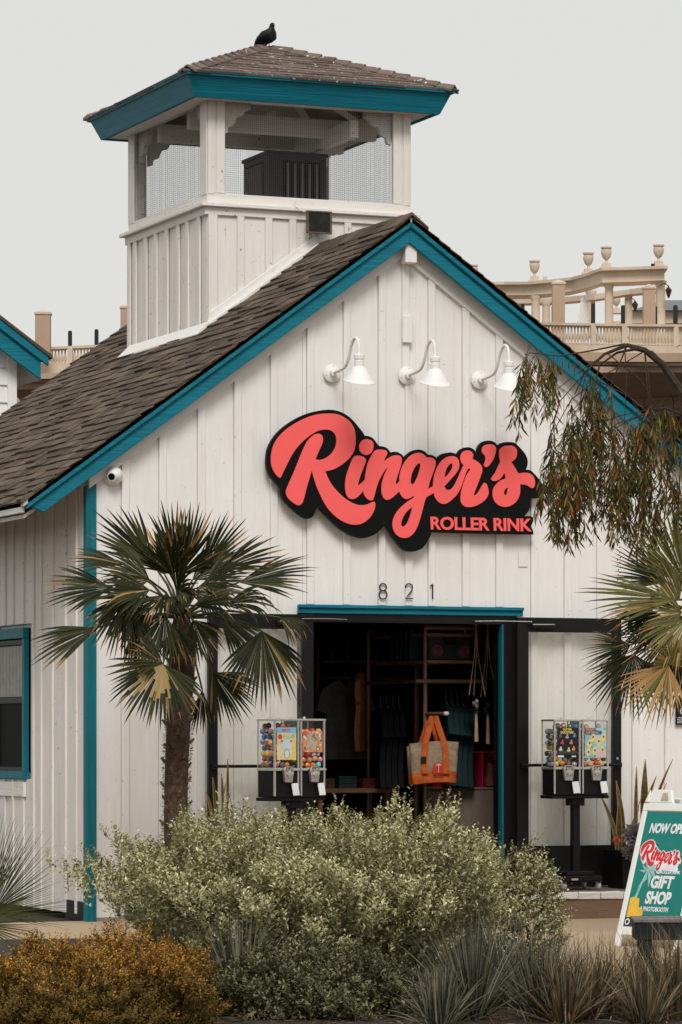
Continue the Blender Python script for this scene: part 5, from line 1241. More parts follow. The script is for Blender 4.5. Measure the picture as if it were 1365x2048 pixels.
# urns
um = MB(); um.box(-.30, .30, -.30, .30, 0, .12); um.box(-.20, .20, -.20, .20, .12, .30); um.lathe([(.12, .30), (.06, .38), (.06, .46), (.16, .55), (.24, .75), (.25, .90), (.20, .98), (.27, 1.02), (.27, 1.08), (0, 1.08)], 12)
um = um.mesh('urn', M['stone'], smooth=True)
for (px, yb, D, s_) in ((948, 567, 176, .9), (1071, 563, 175, 1.0), (1179, 548, 171, 1.0), (1215, 537, 169, 1.0), (1320, 533, 168, 1.0), (1235, 625, 190, .9)):
    inst('urn', um, hot, H(px, yb, D)+FV*.5, (0, 0, -YAW), (s_, s_, s_))
k = MB(); Mx = Matrix.Translation(H(1091, 563, 176)) @ Matrix.Rotation(-YAW, 4, 'Z'); k.box(-.1, .1, 0, .2, 0, .25, Mx); k.build('vent_stub', M['stone'], hot)
k = MB(); Mx = Matrix.Translation(H(1307, 532, 167.9)) @ Matrix.Rotation(-YAW, 4, 'Z'); k.box(-.08, .08, 0, .2, 0, .12, Mx); k.build('roof_light', M['black'], hot)
# pavilion behind
band([(1228, 642, 690, 200), (1420, 642, 690, 200)], 0, 'pavilion_wall', M['stone'], hot, 6)
k = MB(); a, b, c_, d = H(1262, 620, 199), H(1425, 620, 199), H(1400, 600, 204), H(1330, 600, 204); k.add([a, b, c_, d, a+FV*8, b+FV*8], [(0, 1, 2, 3), (3, 2, 5, 4), (0, 3, 4), (1, 5, 2), (0, 4, 5, 1)]); k.build('pavilion_roof', M['slate'], hot)
band([(1262, 620, 646, 199.5), (1425, 620, 646, 199.5)], 0, 'pavilion_frieze', M['stone'], hot, 6)
# lanterns
def lantern(px, py, D, lab):
    k = MB(); c = H(px, py, D); k.lathe([(0, -.28), (.05, -.26), (.14, -.02), (.17, .08), (.17, .10), (.06, .22), (.02, .30), (0, .30)], 6, c=tuple(c)); k.tube([tuple(c+Vector((0, 0, .28))), tuple(c+Vector((-.15, .1, .42))), tuple(c+Vector((-.42, .15, .30)))], .025, 6); k.build('lantern', plain('iron_lantern', (.05, .018, .012), .5), hot)
lantern(1338, 584, 167.8, ''); lantern(1271, 612, 177, '')
# dark screen posts with their glass: glazing between posts
gp = glass_mat('pale_screen_glass', (.97, .985, .985), .02, .0)
def sposts(lst, yb, D):
    for (px, yt, w) in lst:
        a = H(px-w/2, yb, D); ww = w*D/FPX; h = (yb-yt)*D/FPX; Mx = Matrix.Translation(a) @ Matrix.Rotation(-YAW, 4, 'Z')
        k = MB(); k.box(0, ww, 0, .12, 0, h-.05, Mx); k.box(ww*.1, ww*.9, .02, .10, h-.05, h, Mx); k.build('screen_post', M['dark_green'], hot)
sposts([(95.5, 661, 4), (140, 661, 8), (193, 658, 8)], 694, 166.6)
sposts([(1046, 607, 8), (1106, 610, 4), (1187, 606, 8), (1247, 610, 8), (1291, 612, 4), (1314, 612, 3), (1352, 610, 9)], 648, 166.6)
# closed parasol on the terrace
c = H(1168, 648, 172); pr = thing('closed_parasol', 'closed white parasol on the far terrace between the columns', 'parasol', c)
k = MB(); k.lathe([(.30, .0), (.28, .3), (.20, .9), (.13, 1.10), (.16, 1.15), (.06, 1.32), (0, 1.34)], 12)
for v in range(len(k.v)):
    x, y, z_ = k.v[v]; a = math.atan2(y, x); f = 1+.12*math.cos(6*a); k.v[v] = (x*f, y*f, z_)
k.build('canopy', plain('white_canvas', (.72, .72, .70), .9), pr, smooth=True); k = MB(); k.tube([(0, 0, -1.2), (0, 0, .1)], .03, 6); k.build('pole', M['steel'], pr)

# ================================================================== PLANTS
def tri_leaves(P, D, N, L, W, cols, name, mat, fold=.25):
    """rhombic folded leaves, 2 triangles each"""
    P = np.asarray(P); D = np.asarray(D); D = D/np.linalg.norm(D, axis=1, keepdims=True)
    S = np.cross(D, N); S /= (np.linalg.norm(S, axis=1, keepdims=True)+1e-9); Nn = np.cross(S, D)
    L = np.asarray(L)[:, None]; W = np.asarray(W)[:, None]; n = len(P)
    a = P; b = P+D*L*.55+S*W*.5+Nn*W*fold; c = P+D*L; d = P+D*L*.55-S*W*.5+Nn*W*fold
    V = np.stack([a, b, c, d], 1).reshape(-1, 3); i = np.arange(n)*4
    F_ = np.stack([np.stack([i, i+1, i+2], 1), np.stack([i, i+2, i+3], 1)], 1).reshape(-1, 3)
    return np_mesh(name, V, F_, mat, np.repeat(cols, 2, axis=0))
def pick(n, pal, jit=.15):
    pal = np.array([p[:3] for p in pal]); w = RNG.integers(0, len(pal), n); c = pal[w]*(1+RNG.normal(0, jit, (n, 1))); return np.clip(c, .002, 1)
def rnd_unit(n): v = RNG.normal(size=(n, 3)); return v/np.linalg.norm(v, axis=1, keepdims=True)

def shrub(name, label, cat, centre, ax, h, depth, yaw, nshoots, shoot_len, leaf, pal, dark, lumps=9, per=12, up=.9, stick=.0, power=2.6, group=None, zfill=0.0, under=.0, clump=.10, ztone=0, nbr=26):
    """ax = half width, depth = half depth, h = height; local frame rotated by yaw"""
    t = thing(name, label, cat, centre, yaw, group)
    ph = RNG.uniform(0, 6.28, (lumps, 3)); fr = RNG.uniform(1.2, 5, (lumps, 3))
    # surface points of a superellipsoid dome
    u = RNG.uniform(-math.pi, math.pi, nshoots*3); v = np.where(RNG.random(nshoots*3) < .45, np.arcsin(RNG.uniform(0, 1, nshoots*3)), RNG.uniform(-.12, .9, nshoots*3))
    d = np.stack([np.cos(v)*np.cos(u), np.cos(v)*np.sin(u), np.sin(v)], 1)
    rr = (np.abs(d[:, 0])**power+np.abs(d[:, 1])**power+np.abs(d[:, 2])**power)**(-1/power)
    lump = 1+.32*np.mean([np.sin(d@(f*2.4)+p[0]) for f, p in zip(fr, ph)], axis=0)
    cl_ = np.abs(np.sin(d[:, 0]*13+2*np.sin(d[:, 2]*9+1.3))*np.sin(d[:, 2]*15+2*np.sin(d[:, 0]*8))*np.cos(d[:, 1]*7)); lump = lump*(1-clump*(1-cl_))
    depthf = np.where(RNG.random(len(u)) < .72, RNG.uniform(.90, 1.0, len(u)), RNG.uniform(.5, .92, len(u)))
    S = d*(rr*lump*depthf)[:, None]*np.array([ax, depth, h]); 
    if under: hz_ = np.clip(S[:, 2]/(h*.55), 0, 1); S[:, :2] *= (1-under*(1-hz_))[:, None]
    nrm = d/np.array([ax, depth, h])**1; nrm /= np.linalg.norm(nrm, axis=1, keepdims=True)
    # bias to camera facing side / top
    keep = (S[:, 1] < depth*.55) | (nrm[:, 2] > .3)
    S = S[keep][:nshoots]; nrm = nrm[keep][:nshoots]; depthf = depthf[keep][:nshoots]; n = len(S)
    dirv = nrm*.75+np.array([0, 0, up])+rnd_unit(n)*.45; dirv /= np.linalg.norm(dirv, axis=1, keepdims=True)
    sl = shoot_len*RNG.uniform(.5, 1.35, n)*np.where(RNG.random(n) < .06, 1.0+stick, 1)
    base = S-dirv*sl[:, None]*.6
    # leaves along each shoot
    f = (np.arange(per)+.5)/per
    Pn = base[:, None, :]+dirv[:, None, :]*(sl[:, None]*f[None, :])[:, :, None]
    Pn = Pn.reshape(-1, 3); m_ = len(Pn); Dr = np.repeat(dirv, per, axis=0)
    out = rnd_unit(m_); out -= (out*Dr).sum(1, keepdims=True)*Dr; out /= np.linalg.norm(out, axis=1, keepdims=True)
    D2 = out*.85+Dr*.55; Nn = Dr*.9-out*.4+rnd_unit(m_)*.25
    tone = np.repeat(RNG.normal(1, .10, n), per)
    cols = pick(m_, pal, .14)*tone[:, None]
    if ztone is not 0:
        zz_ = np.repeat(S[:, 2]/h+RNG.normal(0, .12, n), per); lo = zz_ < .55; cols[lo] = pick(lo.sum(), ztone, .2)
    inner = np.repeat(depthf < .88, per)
    cols[inner] = pick(inner.sum(), dark, .2)  # inner leaves take a darker palette: crown shade put into the colour
    Ls = leaf*RNG.uniform(.7, 1.25, m_)*np.tile(1-.35*f, n); Ws = Ls*RNG.uniform(.46, .66, m_)
    ok = Pn[:, 2] > .01
    me = tri_leaves(Pn[ok], D2[ok], Nn[ok], Ls[ok], Ws[ok], cols[ok], 'foliage', M['foliage'])
    inst('foliage', me, t)
    # stems of the shoots (triangular prisms), a subset
    ns = min(n, 1500); k = MB()
    for i in RNG.choice(n, ns, replace=False):
        a = Vector(base[i]); b = a+Vector(dirv[i])*float(sl[i])*.95
        if a.z < .02: continue
        k.tube([a, b], [.0022, .0011], 3, cap=False)
    o = k.build('shoots', M['twig'], t)
    # woody frame
    k = MB()
    for i in range(nbr):
        a = Vector((random.uniform(-.45, .45)*ax, random.uniform(-.4, .4)*depth, 0)); j = int(RNG.integers(0, n)); e = Vector(S[j])*.86
        mid = (a+e)/2+Vector((random.uniform(-.1, .1), random.uniform(-.1, .1), .05)); k.tube([a, mid, e], [.018, .011, .004], 5)
    k.build('branch', M['twig'], t)
    return t
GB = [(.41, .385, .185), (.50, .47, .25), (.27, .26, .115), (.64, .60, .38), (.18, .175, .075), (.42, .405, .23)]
GB_SHADE = [(.16, .15, .06), (.22, .205, .085), (.10, .10, .04)]
bc = CP+22.9*CF+(-.150)*CR; bc[2] = 0
big = shrub('round_bush', 'large grey-green leafy bush in front of the shop door', 'bush', bc, 1.50, 1.09, 2.0, -YAW, 17000, .15, .036, GB, GB_SHADE, per=13, stick=1.1, power=4.2, under=.34, clump=.26)
# a thinner spray at the bush's right end
rb = CP+24.0*CF+1.17*CR; rb[2] = 0
shrub('bush', 'small arching grey-green bush at the right end of the large bush', 'bush', rb, .33, .80, .5, -YAW, 700, .17, .034, GB, GB_SHADE, per=12, stick=1.2, up=.6, nbr=7)
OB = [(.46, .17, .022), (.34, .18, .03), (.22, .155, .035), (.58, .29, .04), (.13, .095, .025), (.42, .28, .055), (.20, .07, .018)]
OB_SHADE = [(.10, .06, .018), (.14, .07, .018), (.07, .04, .014)]
oc = CP+18.75*CF+(-1.30)*CR; oc[2] = 0
shrub('low_shrub', 'low rounded orange and green shrub at the lower left corner', 'shrub', oc, .74, .49, .95, -YAW, 10500, .085, .021, OB, OB_SHADE, per=11, up=.5, stick=1.2, power=2.6, clump=.2, ztone=[(.12, .095, .022), (.07, .062, .016), (.17, .11, .024), (.22, .10, .018)])

shade_shrub = gpos = CP+19.3*CF+(-.16)*CR; shade_shrub[2] = 0
shrub('low_shrub', 'low shrub at the bottom centre, leaf colour darkened as shade under the big bush', 'shrub', shade_shrub, .66, .42, .6, -YAW, 4200, .12, .033, [(.10, .098, .045), (.14, .135, .065), (.065, .065, .03), (.22, .21, .11)], [(.10, .10, .05)], per=11, power=2.4, clump=.25)  # leaf palette darkened: shade at the bush's base painted into the colour
# fan palms --------------------------------------------------------------
def ribbon_rows(rows_list, V, F_, Cc, col_fn):
    pass
def fan(hub, d, nrm, Rr, spread, n, droop, green, dry=0.0, width=.017, join=.42, tipc=(.26, .13, .04), base_col=None, stiff=1.0):
    """palmate leaf: V-folded segments radiating from hub, in the plane of d and its side; returns arrays"""
    d = Vector(d).normalized(); nrm = Vector(nrm); side = d.cross(nrm).normalized(); nrm = side.cross(d).normalized()
    V = []; F_ = []; Cc = []
    segs = 7
    for i in range(n):
        f = (i+.5)/n*2-1; a = f*spread/2+random.uniform(-.02, .02)
        u = d*math.cos(a)+side*math.sin(a); s2 = side*math.cos(a)-d*math.sin(a)
        L = Rr*(1-.25*abs(f)**2)*random.uniform(.84, 1.08)
        wmax = 2*join*Rr*math.tan(spread/n/2)*.98
        wmax = min(wmax, width*2.4); dr = droop*random.uniform(.6, 1.5)
        kink = random.random() < .22*droop*3
        p = Vector(hub); dirn = u.copy(); pts = []
        for s in range(segs+1):
            t_ = s/segs; pts.append(p.copy())
            g_ = dr*(t_**1.6)*.55*(2.2 if kink and t_ > .5 else 1)
            dirn = (dirn+Vector((0, 0, -1))*g_).normalized(); p = p+dirn*(L/segs)
        g0 = green[random.randrange(len(green))]; b0 = len(V); tone = random.uniform(.75, 1.25)
        brown = random.uniform(.88, 1.06) if random.random() < .85 else random.uniform(.6, .85)
        isdry = random.random() < dry; g_r = random.random()
        for s in range(segs+1):
            t_ = s/segs; w = wmax*(min(1, t_/join)) if t_ < join else wmax*(1-((t_-join)/(1-join))**1.7)
            w = max(w, .0007); up_ = nrm*w*.35
            V += [pts[s]-s2*w*.5+up_, pts[s], pts[s]+s2*w*.5+up_]
        for s in range(segs):
            t_ = (s+.5)/segs; c = [q*tone for q in g0]
            if base_col and t_ < .2+.45*g_r and abs(f) < .62: c = [c[j]*.3+base_col[j]*.7 for j in range(3)]
            if isdry: c = [.34*tone, .20*tone, .07*tone]
            elif t_ > brown: c = tipc
            for j in (0, 1):
                F_.append((b0+s*3+j, b0+s*3+j+1, b0+(s+1)*3+j+1, b0+(s+1)*3+j)); Cc.append(c)
    return V, F_, Cc
def frond_obj(name, hubw, d, nrm, Rr, spread, n, droop, green, crown, loc, parent, **kw):
    V, F_, Cc = fan(Vector(hubw)-Vector(loc), d, nrm, Rr, spread, n, droop, green, **kw)
    me = np_mesh(name, np.array([tuple(v) for v in V]), np.array(F_), M['palm'], np.array(Cc)); o = inst(name, me, parent)
    hb = Vector(hubw)-Vector(loc); cr = Vector(crown)-Vector(loc); mid = (hb+cr)/2+Vector((0, 0, .05))
    k = MB(); k.tube([cr, mid, hb], [.014, .010, .007], 5); k.build('leaf_stalk', M['stalk'], o)
    return o
M['stalk'] = plain('leaf_stalk_green', (.07, .075, .03), .6, 0, .3, 20)
GP = [(.026, .030, .009), (.018, .022, .008), (.040, .043, .012), (.014, .017, .007), (.060, .058, .018)]
def scr(dx, dy, dz=0): return Vector(CR)*dx+Vector(CU)*dy-Vector(CF)*dz        # screen-ish direction to world
PD = 27.2
base = onZ(356, 1470+7200*1.5/PD, 0); crown = Vector(atD(362, 1235, PD))
pt = thing('fan_palm', 'fan palm with a shaggy trunk in front of the left wall', 'palm tree', (float(base[0]), float(base[1]), 0))
PL = Vector((float(base[0]), float(base[1]), 0))
tr = [(352, 1660), (352, 1600), (354, 1520), (358, 1430), (364, 1340), (366, 1270), (362, 1225)]
ptsT = [PL]+[Vector(atD(x, y, PD)) for x, y in tr]
k = MB(); k.tube([p-PL for p in ptsT], [.095, .092, .090, .090, .093, .10, .10, .05], 14); trunk = k.build('trunk', M['bark'], pt, smooth=True)
# trunk fibre and old leaf bases
n = 2600; tt = RNG.uniform(0, 1, n); P_ = []; D_l = []
zs = np.array([p.z for p in ptsT]); xs_ = np.array([p.x for p in ptsT]); ys_ = np.array([p.y for p in ptsT])
zz = tt*(zs[-1]-.02); an = RNG.uniform(0, 2*math.pi, n); rad = .095
P_ = np.stack([np.interp(zz, zs, xs_)+rad*np.cos(an)-PL.x, np.interp(zz, zs, ys_)+rad*np.sin(an)-PL.y, zz], 1)
D_l = np.stack([np.cos(an)*.55, np.sin(an)*.55, RNG.uniform(-.4, 1.0, n)], 1)+rnd_unit(n)*.35
me = tri_leaves(P_, D_l, np.stack([np.cos(an), np.sin(an), 0*an+.3], 1), RNG.uniform(.015, .035, n), RNG.uniform(.004, .010, n), pick(n, [(.075, .045, .026), (.12, .075, .045), (.045, .028, .018), (.04, .025, .017)], .25), 'trunk_fibre', M['foliage']); o = inst('trunk_fibre', me, trunk); tag(o, kind='stuff')
LBM = plain('leaf_base_fibre', (.15, .085, .05), .9)
for j in range(46):
    z = .5+j*.036; a = j*2.4; x = np.interp(z, zs, xs_)-PL.x; y = np.interp(z, zs, ys_)-PL.y
    if z > zs[-1]-.05: break
    k = MB(); k.tube([(x+.09*math.cos(a), y+.09*math.sin(a), z), (x+.125*math.cos(a), y+.125*math.sin(a), z+.035)], [.016, .008], 5); k.build('leaf_base', LBM, trunk)
# hub px, hub depth offset(toward camera +), direction (dx,dy,toward), radius px, spread deg, droop
FANS = [
 ((308, 1130), .05, (-.72, .85, .1), 150, 62, .04), ((352, 1125), -.05, (-.12, 1, .1), 135, 60, .03), ((372, 1130), .1, (.25, 1, .2), 140, 62, .04), ((400, 1150), .1, (.55, .85, .1), 140, 50, .05),
 ((438, 1140), .1, (.88, .45, .1), 142, 50, .06), ((478, 1165), .15, (1, .10, .1), 150, 62, .08), ((250, 1130), .1, (-.95, .30, .1), 125, 44, .10),
 ((222, 1175), .1, (-1, .0, .2), 145, 84, .08), ((252, 1195), .35, (-.25, -1, .3), 142, 110, .10), ((196, 1255), .3, (-.88, -.5, .2), 150, 52, .10),
 ((326, 1328), .5, (-.25, -1, .25), 150, 165, .12), ((326, 1328), .45, (-.6, .3, .3), 80, 120, .16), ((392, 1212), .5, (1, .22, .3), 135, 60, .34), ((455, 1208), .35, (1, .12, .2), 130, 66, .60), ((524, 1262), .2, (.15, -1, .1), 150, 120, .10),
 ((560, 1235), .25, (.9, -.5, .1), 90, 80, .55), ((300, 1180), .45, (-.8, .0, .6), 130, 90, .14), ((350, 1195), .55, (.5, .1, .7), 120, 100, .28), ((425, 1345), -.35, (.6, -.7, -.1), 125, 100, .08), ((405, 1380), -.4, (-.05, -1, 0), 100, 50, .08),
 ((330, 1230), .3, (-.5, -.9, .3), 110, 110, .2), ((385, 1240), .3, (.4, -.9, .3), 110, 100, .25), ((355, 1260), .3, (.1, -1, .3), 90, 110, .15), ((300, 1160), .3, (-.9, .2, .3), 110, 110, .15), ((410, 1170), .3, (.9, .2, .3), 110, 110, .15), ((345, 1150), .35, (-.3, .8, .5), 100, 120, .12), ((390, 1185), .25, (.8, -.3, .4), 110, 90, .2), ((290, 1200), .2, (-.8, -.3, .4), 120, 90, .18), ((360, 1150), .1, (.3, .8, .4), 110, 110, .12),
 ((330, 1190), .2, (-.2, -.5, .8), 120, 130, .2), ((385, 1160), -.4, (.75, .4, -.4), 130, 80, .08), ((330, 1150), -.4, (-.4, .7, -.4), 140, 90, .08), ((440, 1235), -.1, (.8, -.6, .1), 120, 80, .18), ((275, 1245), -.1, (.1, -1, -.1), 120, 66, .1), ((355, 1180), .3, (.0, .4, .5), 130, 110, .2), ((300, 1215), .1, (-.5, -.7, .3), 110, 70, .2)]
for i, (hp, off, d, rp, sp, dr) in enumerate(FANS):
    D = PD-off; hub = atD(hp[0], hp[1], D); dr = dr*1.5+.02; rp = rp*random.uniform(.92, 1.08); dv = scr(d[0]+random.uniform(-.12, .12), d[1]+random.uniform(-.12, .12), d[2])
    nv = scr(random.uniform(-.55, .55), random.uniform(.3, .9) if abs(d[1]) < .8 else random.uniform(-.5, .5), 1.0)
    kw = dict(base_col=(.50, .34, .14)) if i == 10 else {}
    frond_obj('frond', hub, dv, nv, rp/FPX*D, R_(sp), int(sp/4.7)+1, dr, GP, crown, PL, pt, dry=.03, width=.044, join=.56, **kw)
# right palm
PD2 = 26.0; base2 = onZ(1405, 1470+7200*1.5/PD2, 0); PL2 = Vector((float(base2[0]), float(base2[1]), 0)); crown2 = Vector(atD(1398, 1225, PD2))
p2 = thing('fan_palm', 'yellowing fan palm cut by the right edge of the view', 'palm tree', PL2)
k = MB(); k.tube([(0, 0, 0), (0.01, 0, 1.2), tuple(crown2-PL2)], [.11, .10, .07], 12); k.build('trunk', M['bark'], p2, smooth=True)
GY = [(.13, .12, .030), (.10, .10, .028), (.17, .14, .040), (.07, .075, .024)]
for i, (hp, off, d, rp, sp, dr, gr, dry) in enumerate([
 ((1352, 1200), .2, (-1, .02, .2), 200, 50, .08, GY, .05), ((1372, 1165), .0, (-.35, 1, .2), 160, 110, .06, GY, .0), ((1335, 1165), -.1, (-.85, .45, .1), 140, 80, .05, GP, .0),
 ((1375, 1240), .35, (-.6, -.8, .4), 130, 120, .30, GY, .25), ((1268, 1308), -.1, (-.15, -1, .1), 140, 130, .05, GP, .0), ((1262, 1290), -.2, (-1, -.3, .0), 105, 100, .12, GP, .0),
 ((1345, 1270), .1, (-.4, -.6, .5), 140, 150, .12, GP, .0), ((1338, 1331), .45, (-.55, -1, .2), 135, 110, .10, GY, .85), ((1345, 1330), .45, (.1, 1, .3), 60, 200, .10, GY, .3), ((1420, 1190), .0, (.8, .5, .2), 160, 120, .08, GY, .0), ((1375, 1300), -.3, (-.2, -1, -.2), 150, 120, .06, GP, .0), ((1310, 1225), .1, (-.5, -.6, .5), 120, 120, .25, GP, .0), ((1330, 1235), -.1, (-.9, -.2, .3), 120, 100, .15, GP, .0), ((1365, 1225), .1, (-.7, .2, .5), 120, 120, .15, GY, .05), ((1360, 1200), .0, (-.5, .7, .4), 110, 110, .1, GY, .05)]):
    D = PD2-off; hub = atD(hp[0], hp[1], D); nv = scr(random.uniform(-.3, .3), .5, 1.0)
    frond_obj('frond', hub, scr(*d), nv, rp/FPX*D, R_(sp), max(10, int(sp/4.4)), dr, gr, crown2, PL2, p2, dry=dry, width=.034, join=.48)
# low palm at the lower left
PD3 = 22.5; base3 = onZ(-40, 1470+7200*1.5/PD3, 0); PL3 = Vector((float(base3[0]), float(base3[1]), 0))
p3 = thing('low_fan_palm', 'low spiky fan palm at the lower left in front of the white side wall', 'palm tree', PL3)
k = MB(); k.tube([(0, 0, 0), (0, 0, .25)], [.12, .08], 10); k.build('trunk', M['bark'], p3)
GG = [(.050, .055, .024), (.035, .040, .018), (.075, .078, .034)]
for i, (hp, off, d, rp, sp, dr, gr) in enumerate([
 ((-12, 1820), .0, (.55, .9, .2), 185, 80, .02, GG), ((-22, 1800), -.2, (.15, 1, .0), 180, 70, .02, [(.045, .035, .02), (.05, .05, .025)]), ((-20, 1828), .3, (1, .10, .3), 190, 50, .02, [(.20, .22, .07), (.26, .27, .10), (.15, .17, .05)]), ((-40, 1850), .35, (1, -.15, .3), 150, 60, .05, GG), ((-90, 1800), .1, (-.4, 1, .2), 170, 120, .04, GG)]):
    D = PD3-off; hub = atD(hp[0], hp[1], D)
    frond_obj('frond', hub, scr(*d), scr(-.2, -.75 if i == 2 else .2, .8), rp/FPX*D, R_(sp), int(sp/2.3), dr, gr, PL3+Vector((0, 0, .22)), PL3, p3, width=.011, join=.30, tipc=(.06, .045, .02))

# weeping tree ------------------------------------------------------------
TD = 26.5
wb = onZ(1620, 1470+7200*1.5/TD, 0); WL = Vector((float(wb[0]), float(wb[1]), 0))
wt = thing('willow_tree', 'weeping tree with narrow olive leaves hanging over the roof edge at right', 'tree', WL)
def W(px, py, off=0): return Vector(atD(px, py, TD-off))-WL
k = MB(); k.tube([(0, 0, 0), (-.05, 0, 1.5), W(1560, 1150), W(1500, 1000)], [.14, .12, .09, .06], 10); k.build('trunk', M['bark'], wt, smooth=True)
limbs = [([(1500, 1000), (1430, 900), (1365, 785), (1325, 728), (1290, 700), (1255, 690), (1210, 708), (1170, 745), (1150, 790)], [.06, .05, .034, .028, .022, .016, .011, .008, .004]),
 ([(1325, 728), (1305, 705), (1270, 698), (1235, 705), (1200, 730), (1185, 790), (1170, 850)], [.02, .015, .012, .009, .007, .005, .003]),
 ([(1290, 700), (1250, 688), (1190, 700), (1120, 712), (1060, 705), (1040, 740)], [.010, .008, .006, .005, .004, .002]),
 ([(1400, 850), (1370, 830), (1330, 815), (1290, 830), (1275, 870)], [.02, .014, .010, .007, .003]),
 ([(1430, 900), (1390, 900), (1350, 910), (1335, 960), (1330, 1050)], [.02, .014, .010, .007, .003]),
 ([(1255, 690), (1235, 740), (1215, 790), (1200, 830)], [.006, .005, .004, .003]), ([(1365, 785), (1365, 850), (1360, 960), (1355, 1100)], [.008, .006, .005, .003])]
for pts_, rs in limbs:
    k = MB(); k.tube([W(x, y, .06*math.sin(x*.05)) for x, y in pts_], rs, 7); k.build('limb', M['twig'], wt, smooth=True)
for _ in range(16):
    x0_, y0_ = random.choice([(1250, 692), (1215, 706), (1180, 735), (1290, 702), (1320, 816), (1150, 712), (1195, 760)]); x1_, y1_ = random.uniform(1070, 1350), random.uniform(790, 960)
    k = MB(); k.tube([W(x0_, y0_), W((x0_+x1_)/2+random.uniform(-15, 15), (y0_*1.3+y1_*.7)/2, .1), W(x1_, y1_, .1), W(x1_+random.uniform(-8, 8), y1_+random.uniform(30, 90), .1)], [.005, .004, .003, .0015], 5); k.build('branchlet', M['twig'], wt)
# hanging sprays: (start px region, length px)
sprays = []
def reg(n, x0, x1, y0, y1, l0, l1):
    for _ in range(n): sprays.append((random.uniform(x0, x1), random.uniform(y0, y1), random.uniform(l0, l1)))
reg(12, 1050, 1122, 705, 730, 60, 115); reg(4, 1045, 1065, 712, 740, 90, 140)
reg(27, 1096, 1225, 790, 880, 80, 190); reg(38, 1105, 1255, 850, 950, 60, 170); reg(12, 1088, 1130, 900, 970, 60, 130); reg(24, 1095, 1260, 950, 1030, 40, 95); reg(5, 1170, 1210, 770, 820, 60, 110)
reg(10, 1255, 1300, 835, 870, 100, 160); reg(20, 1290, 1370, 790, 840, 60, 140); reg(30, 1290, 1400, 890, 1000, 90, 170); reg(5, 1180, 1215, 730, 790, 50, 90); reg(16, 1210, 1290, 880, 990, 70, 130)
LP, LD, LC, LL = [], [], [], []; tw_ = MB(); beads = MB()
pal_w = [(.085, .082, .020), (.055, .056, .015), (.125, .115, .026), (.040, .040, .013), (.24, .11, .02), (.18, .14, .03), (.030, .029, .010)]
for (x, y, l) in sprays:
    off = random.uniform(-.35, .35); p = W(x, y, off); sway = Vector((random.uniform(-.5, .5), random.uniform(-.4, .4), 0)); L_ = l/FPX*TD; n = 5; pts_ = [p.copy()]
    st = p+Vector((random.uniform(-.05, .12), 0, random.uniform(.02, .10)))
    for s in range(n):
        p = p+(Vector((0, 0, -1))+sway*(1-s/n)+Vector((random.uniform(-.15, .15), random.uniform(-.15, .15), 0))).normalized()*(L_/n); pts_.append(p.copy())
    tw_.tube([st]+pts_, .0016, 3, cap=False)
    nl = int(l*.24)+7; tonev = random.uniform(.7, 1.25); dense = random.random()
    for j in range(nl):
        f = random.random()*.98; s = f*n; a = pts_[int(s)].lerp(pts_[min(n, int(s)+1)], s-int(s))
        LP.append(tuple(a)); dd = Vector((random.gauss(0, .42), random.gauss(0, .42), -1+random.gauss(0, .12))); LD.append(tuple(dd)); LL.append(random.uniform(.06, .125)); c = random.choice(pal_w)
        if random.random() < .05: c = (.22, .035, .02)
        LC.append([q*tonev for q in c])
    if random.random() < .25:
        for j in range(int(l/9)):
            f = j/(l/9); s = f*n*.98; a = pts_[int(s)].lerp(pts_[min(n, int(s)+1)], s-int(s)); beads.lathe([(0, -.006), (.006, 0), (0, .006)], 5, c=(a.x+random.uniform(-.01, .01), a.y-.01, a.z))
# a few red leaves at the upper arch
for x, y in ((1128, 712), (1140, 716), (1152, 720), (1163, 722)):
    LP.append(tuple(W(x, y))); LD.append((-.12, 0, -1)); LL.append(.115); LC.append((.16, .02, .015))
for j in range(22):
    a = W(1240-random.uniform(0, 3), 1060+j*5, .1); beads.lathe([(0, -.007), (.007, 0), (0, .007)], 5, c=(a.x+(.008 if j % 2 else -.008), a.y, a.z))
me = tri_leaves(np.array(LP), np.array(LD), rnd_unit(len(LP))+np.array([-.3, -1, 0]), np.array(LL), np.array(LL)*RNG.uniform(.10, .15, len(LL)), np.array(LC), 'foliage', M['foliage'], .15)
inst('foliage', me, wt); o = tw_.build('twigs', M['twig'], wt); o = beads.build('seed_capsules', M['twig'], wt); tag(o, kind='stuff')

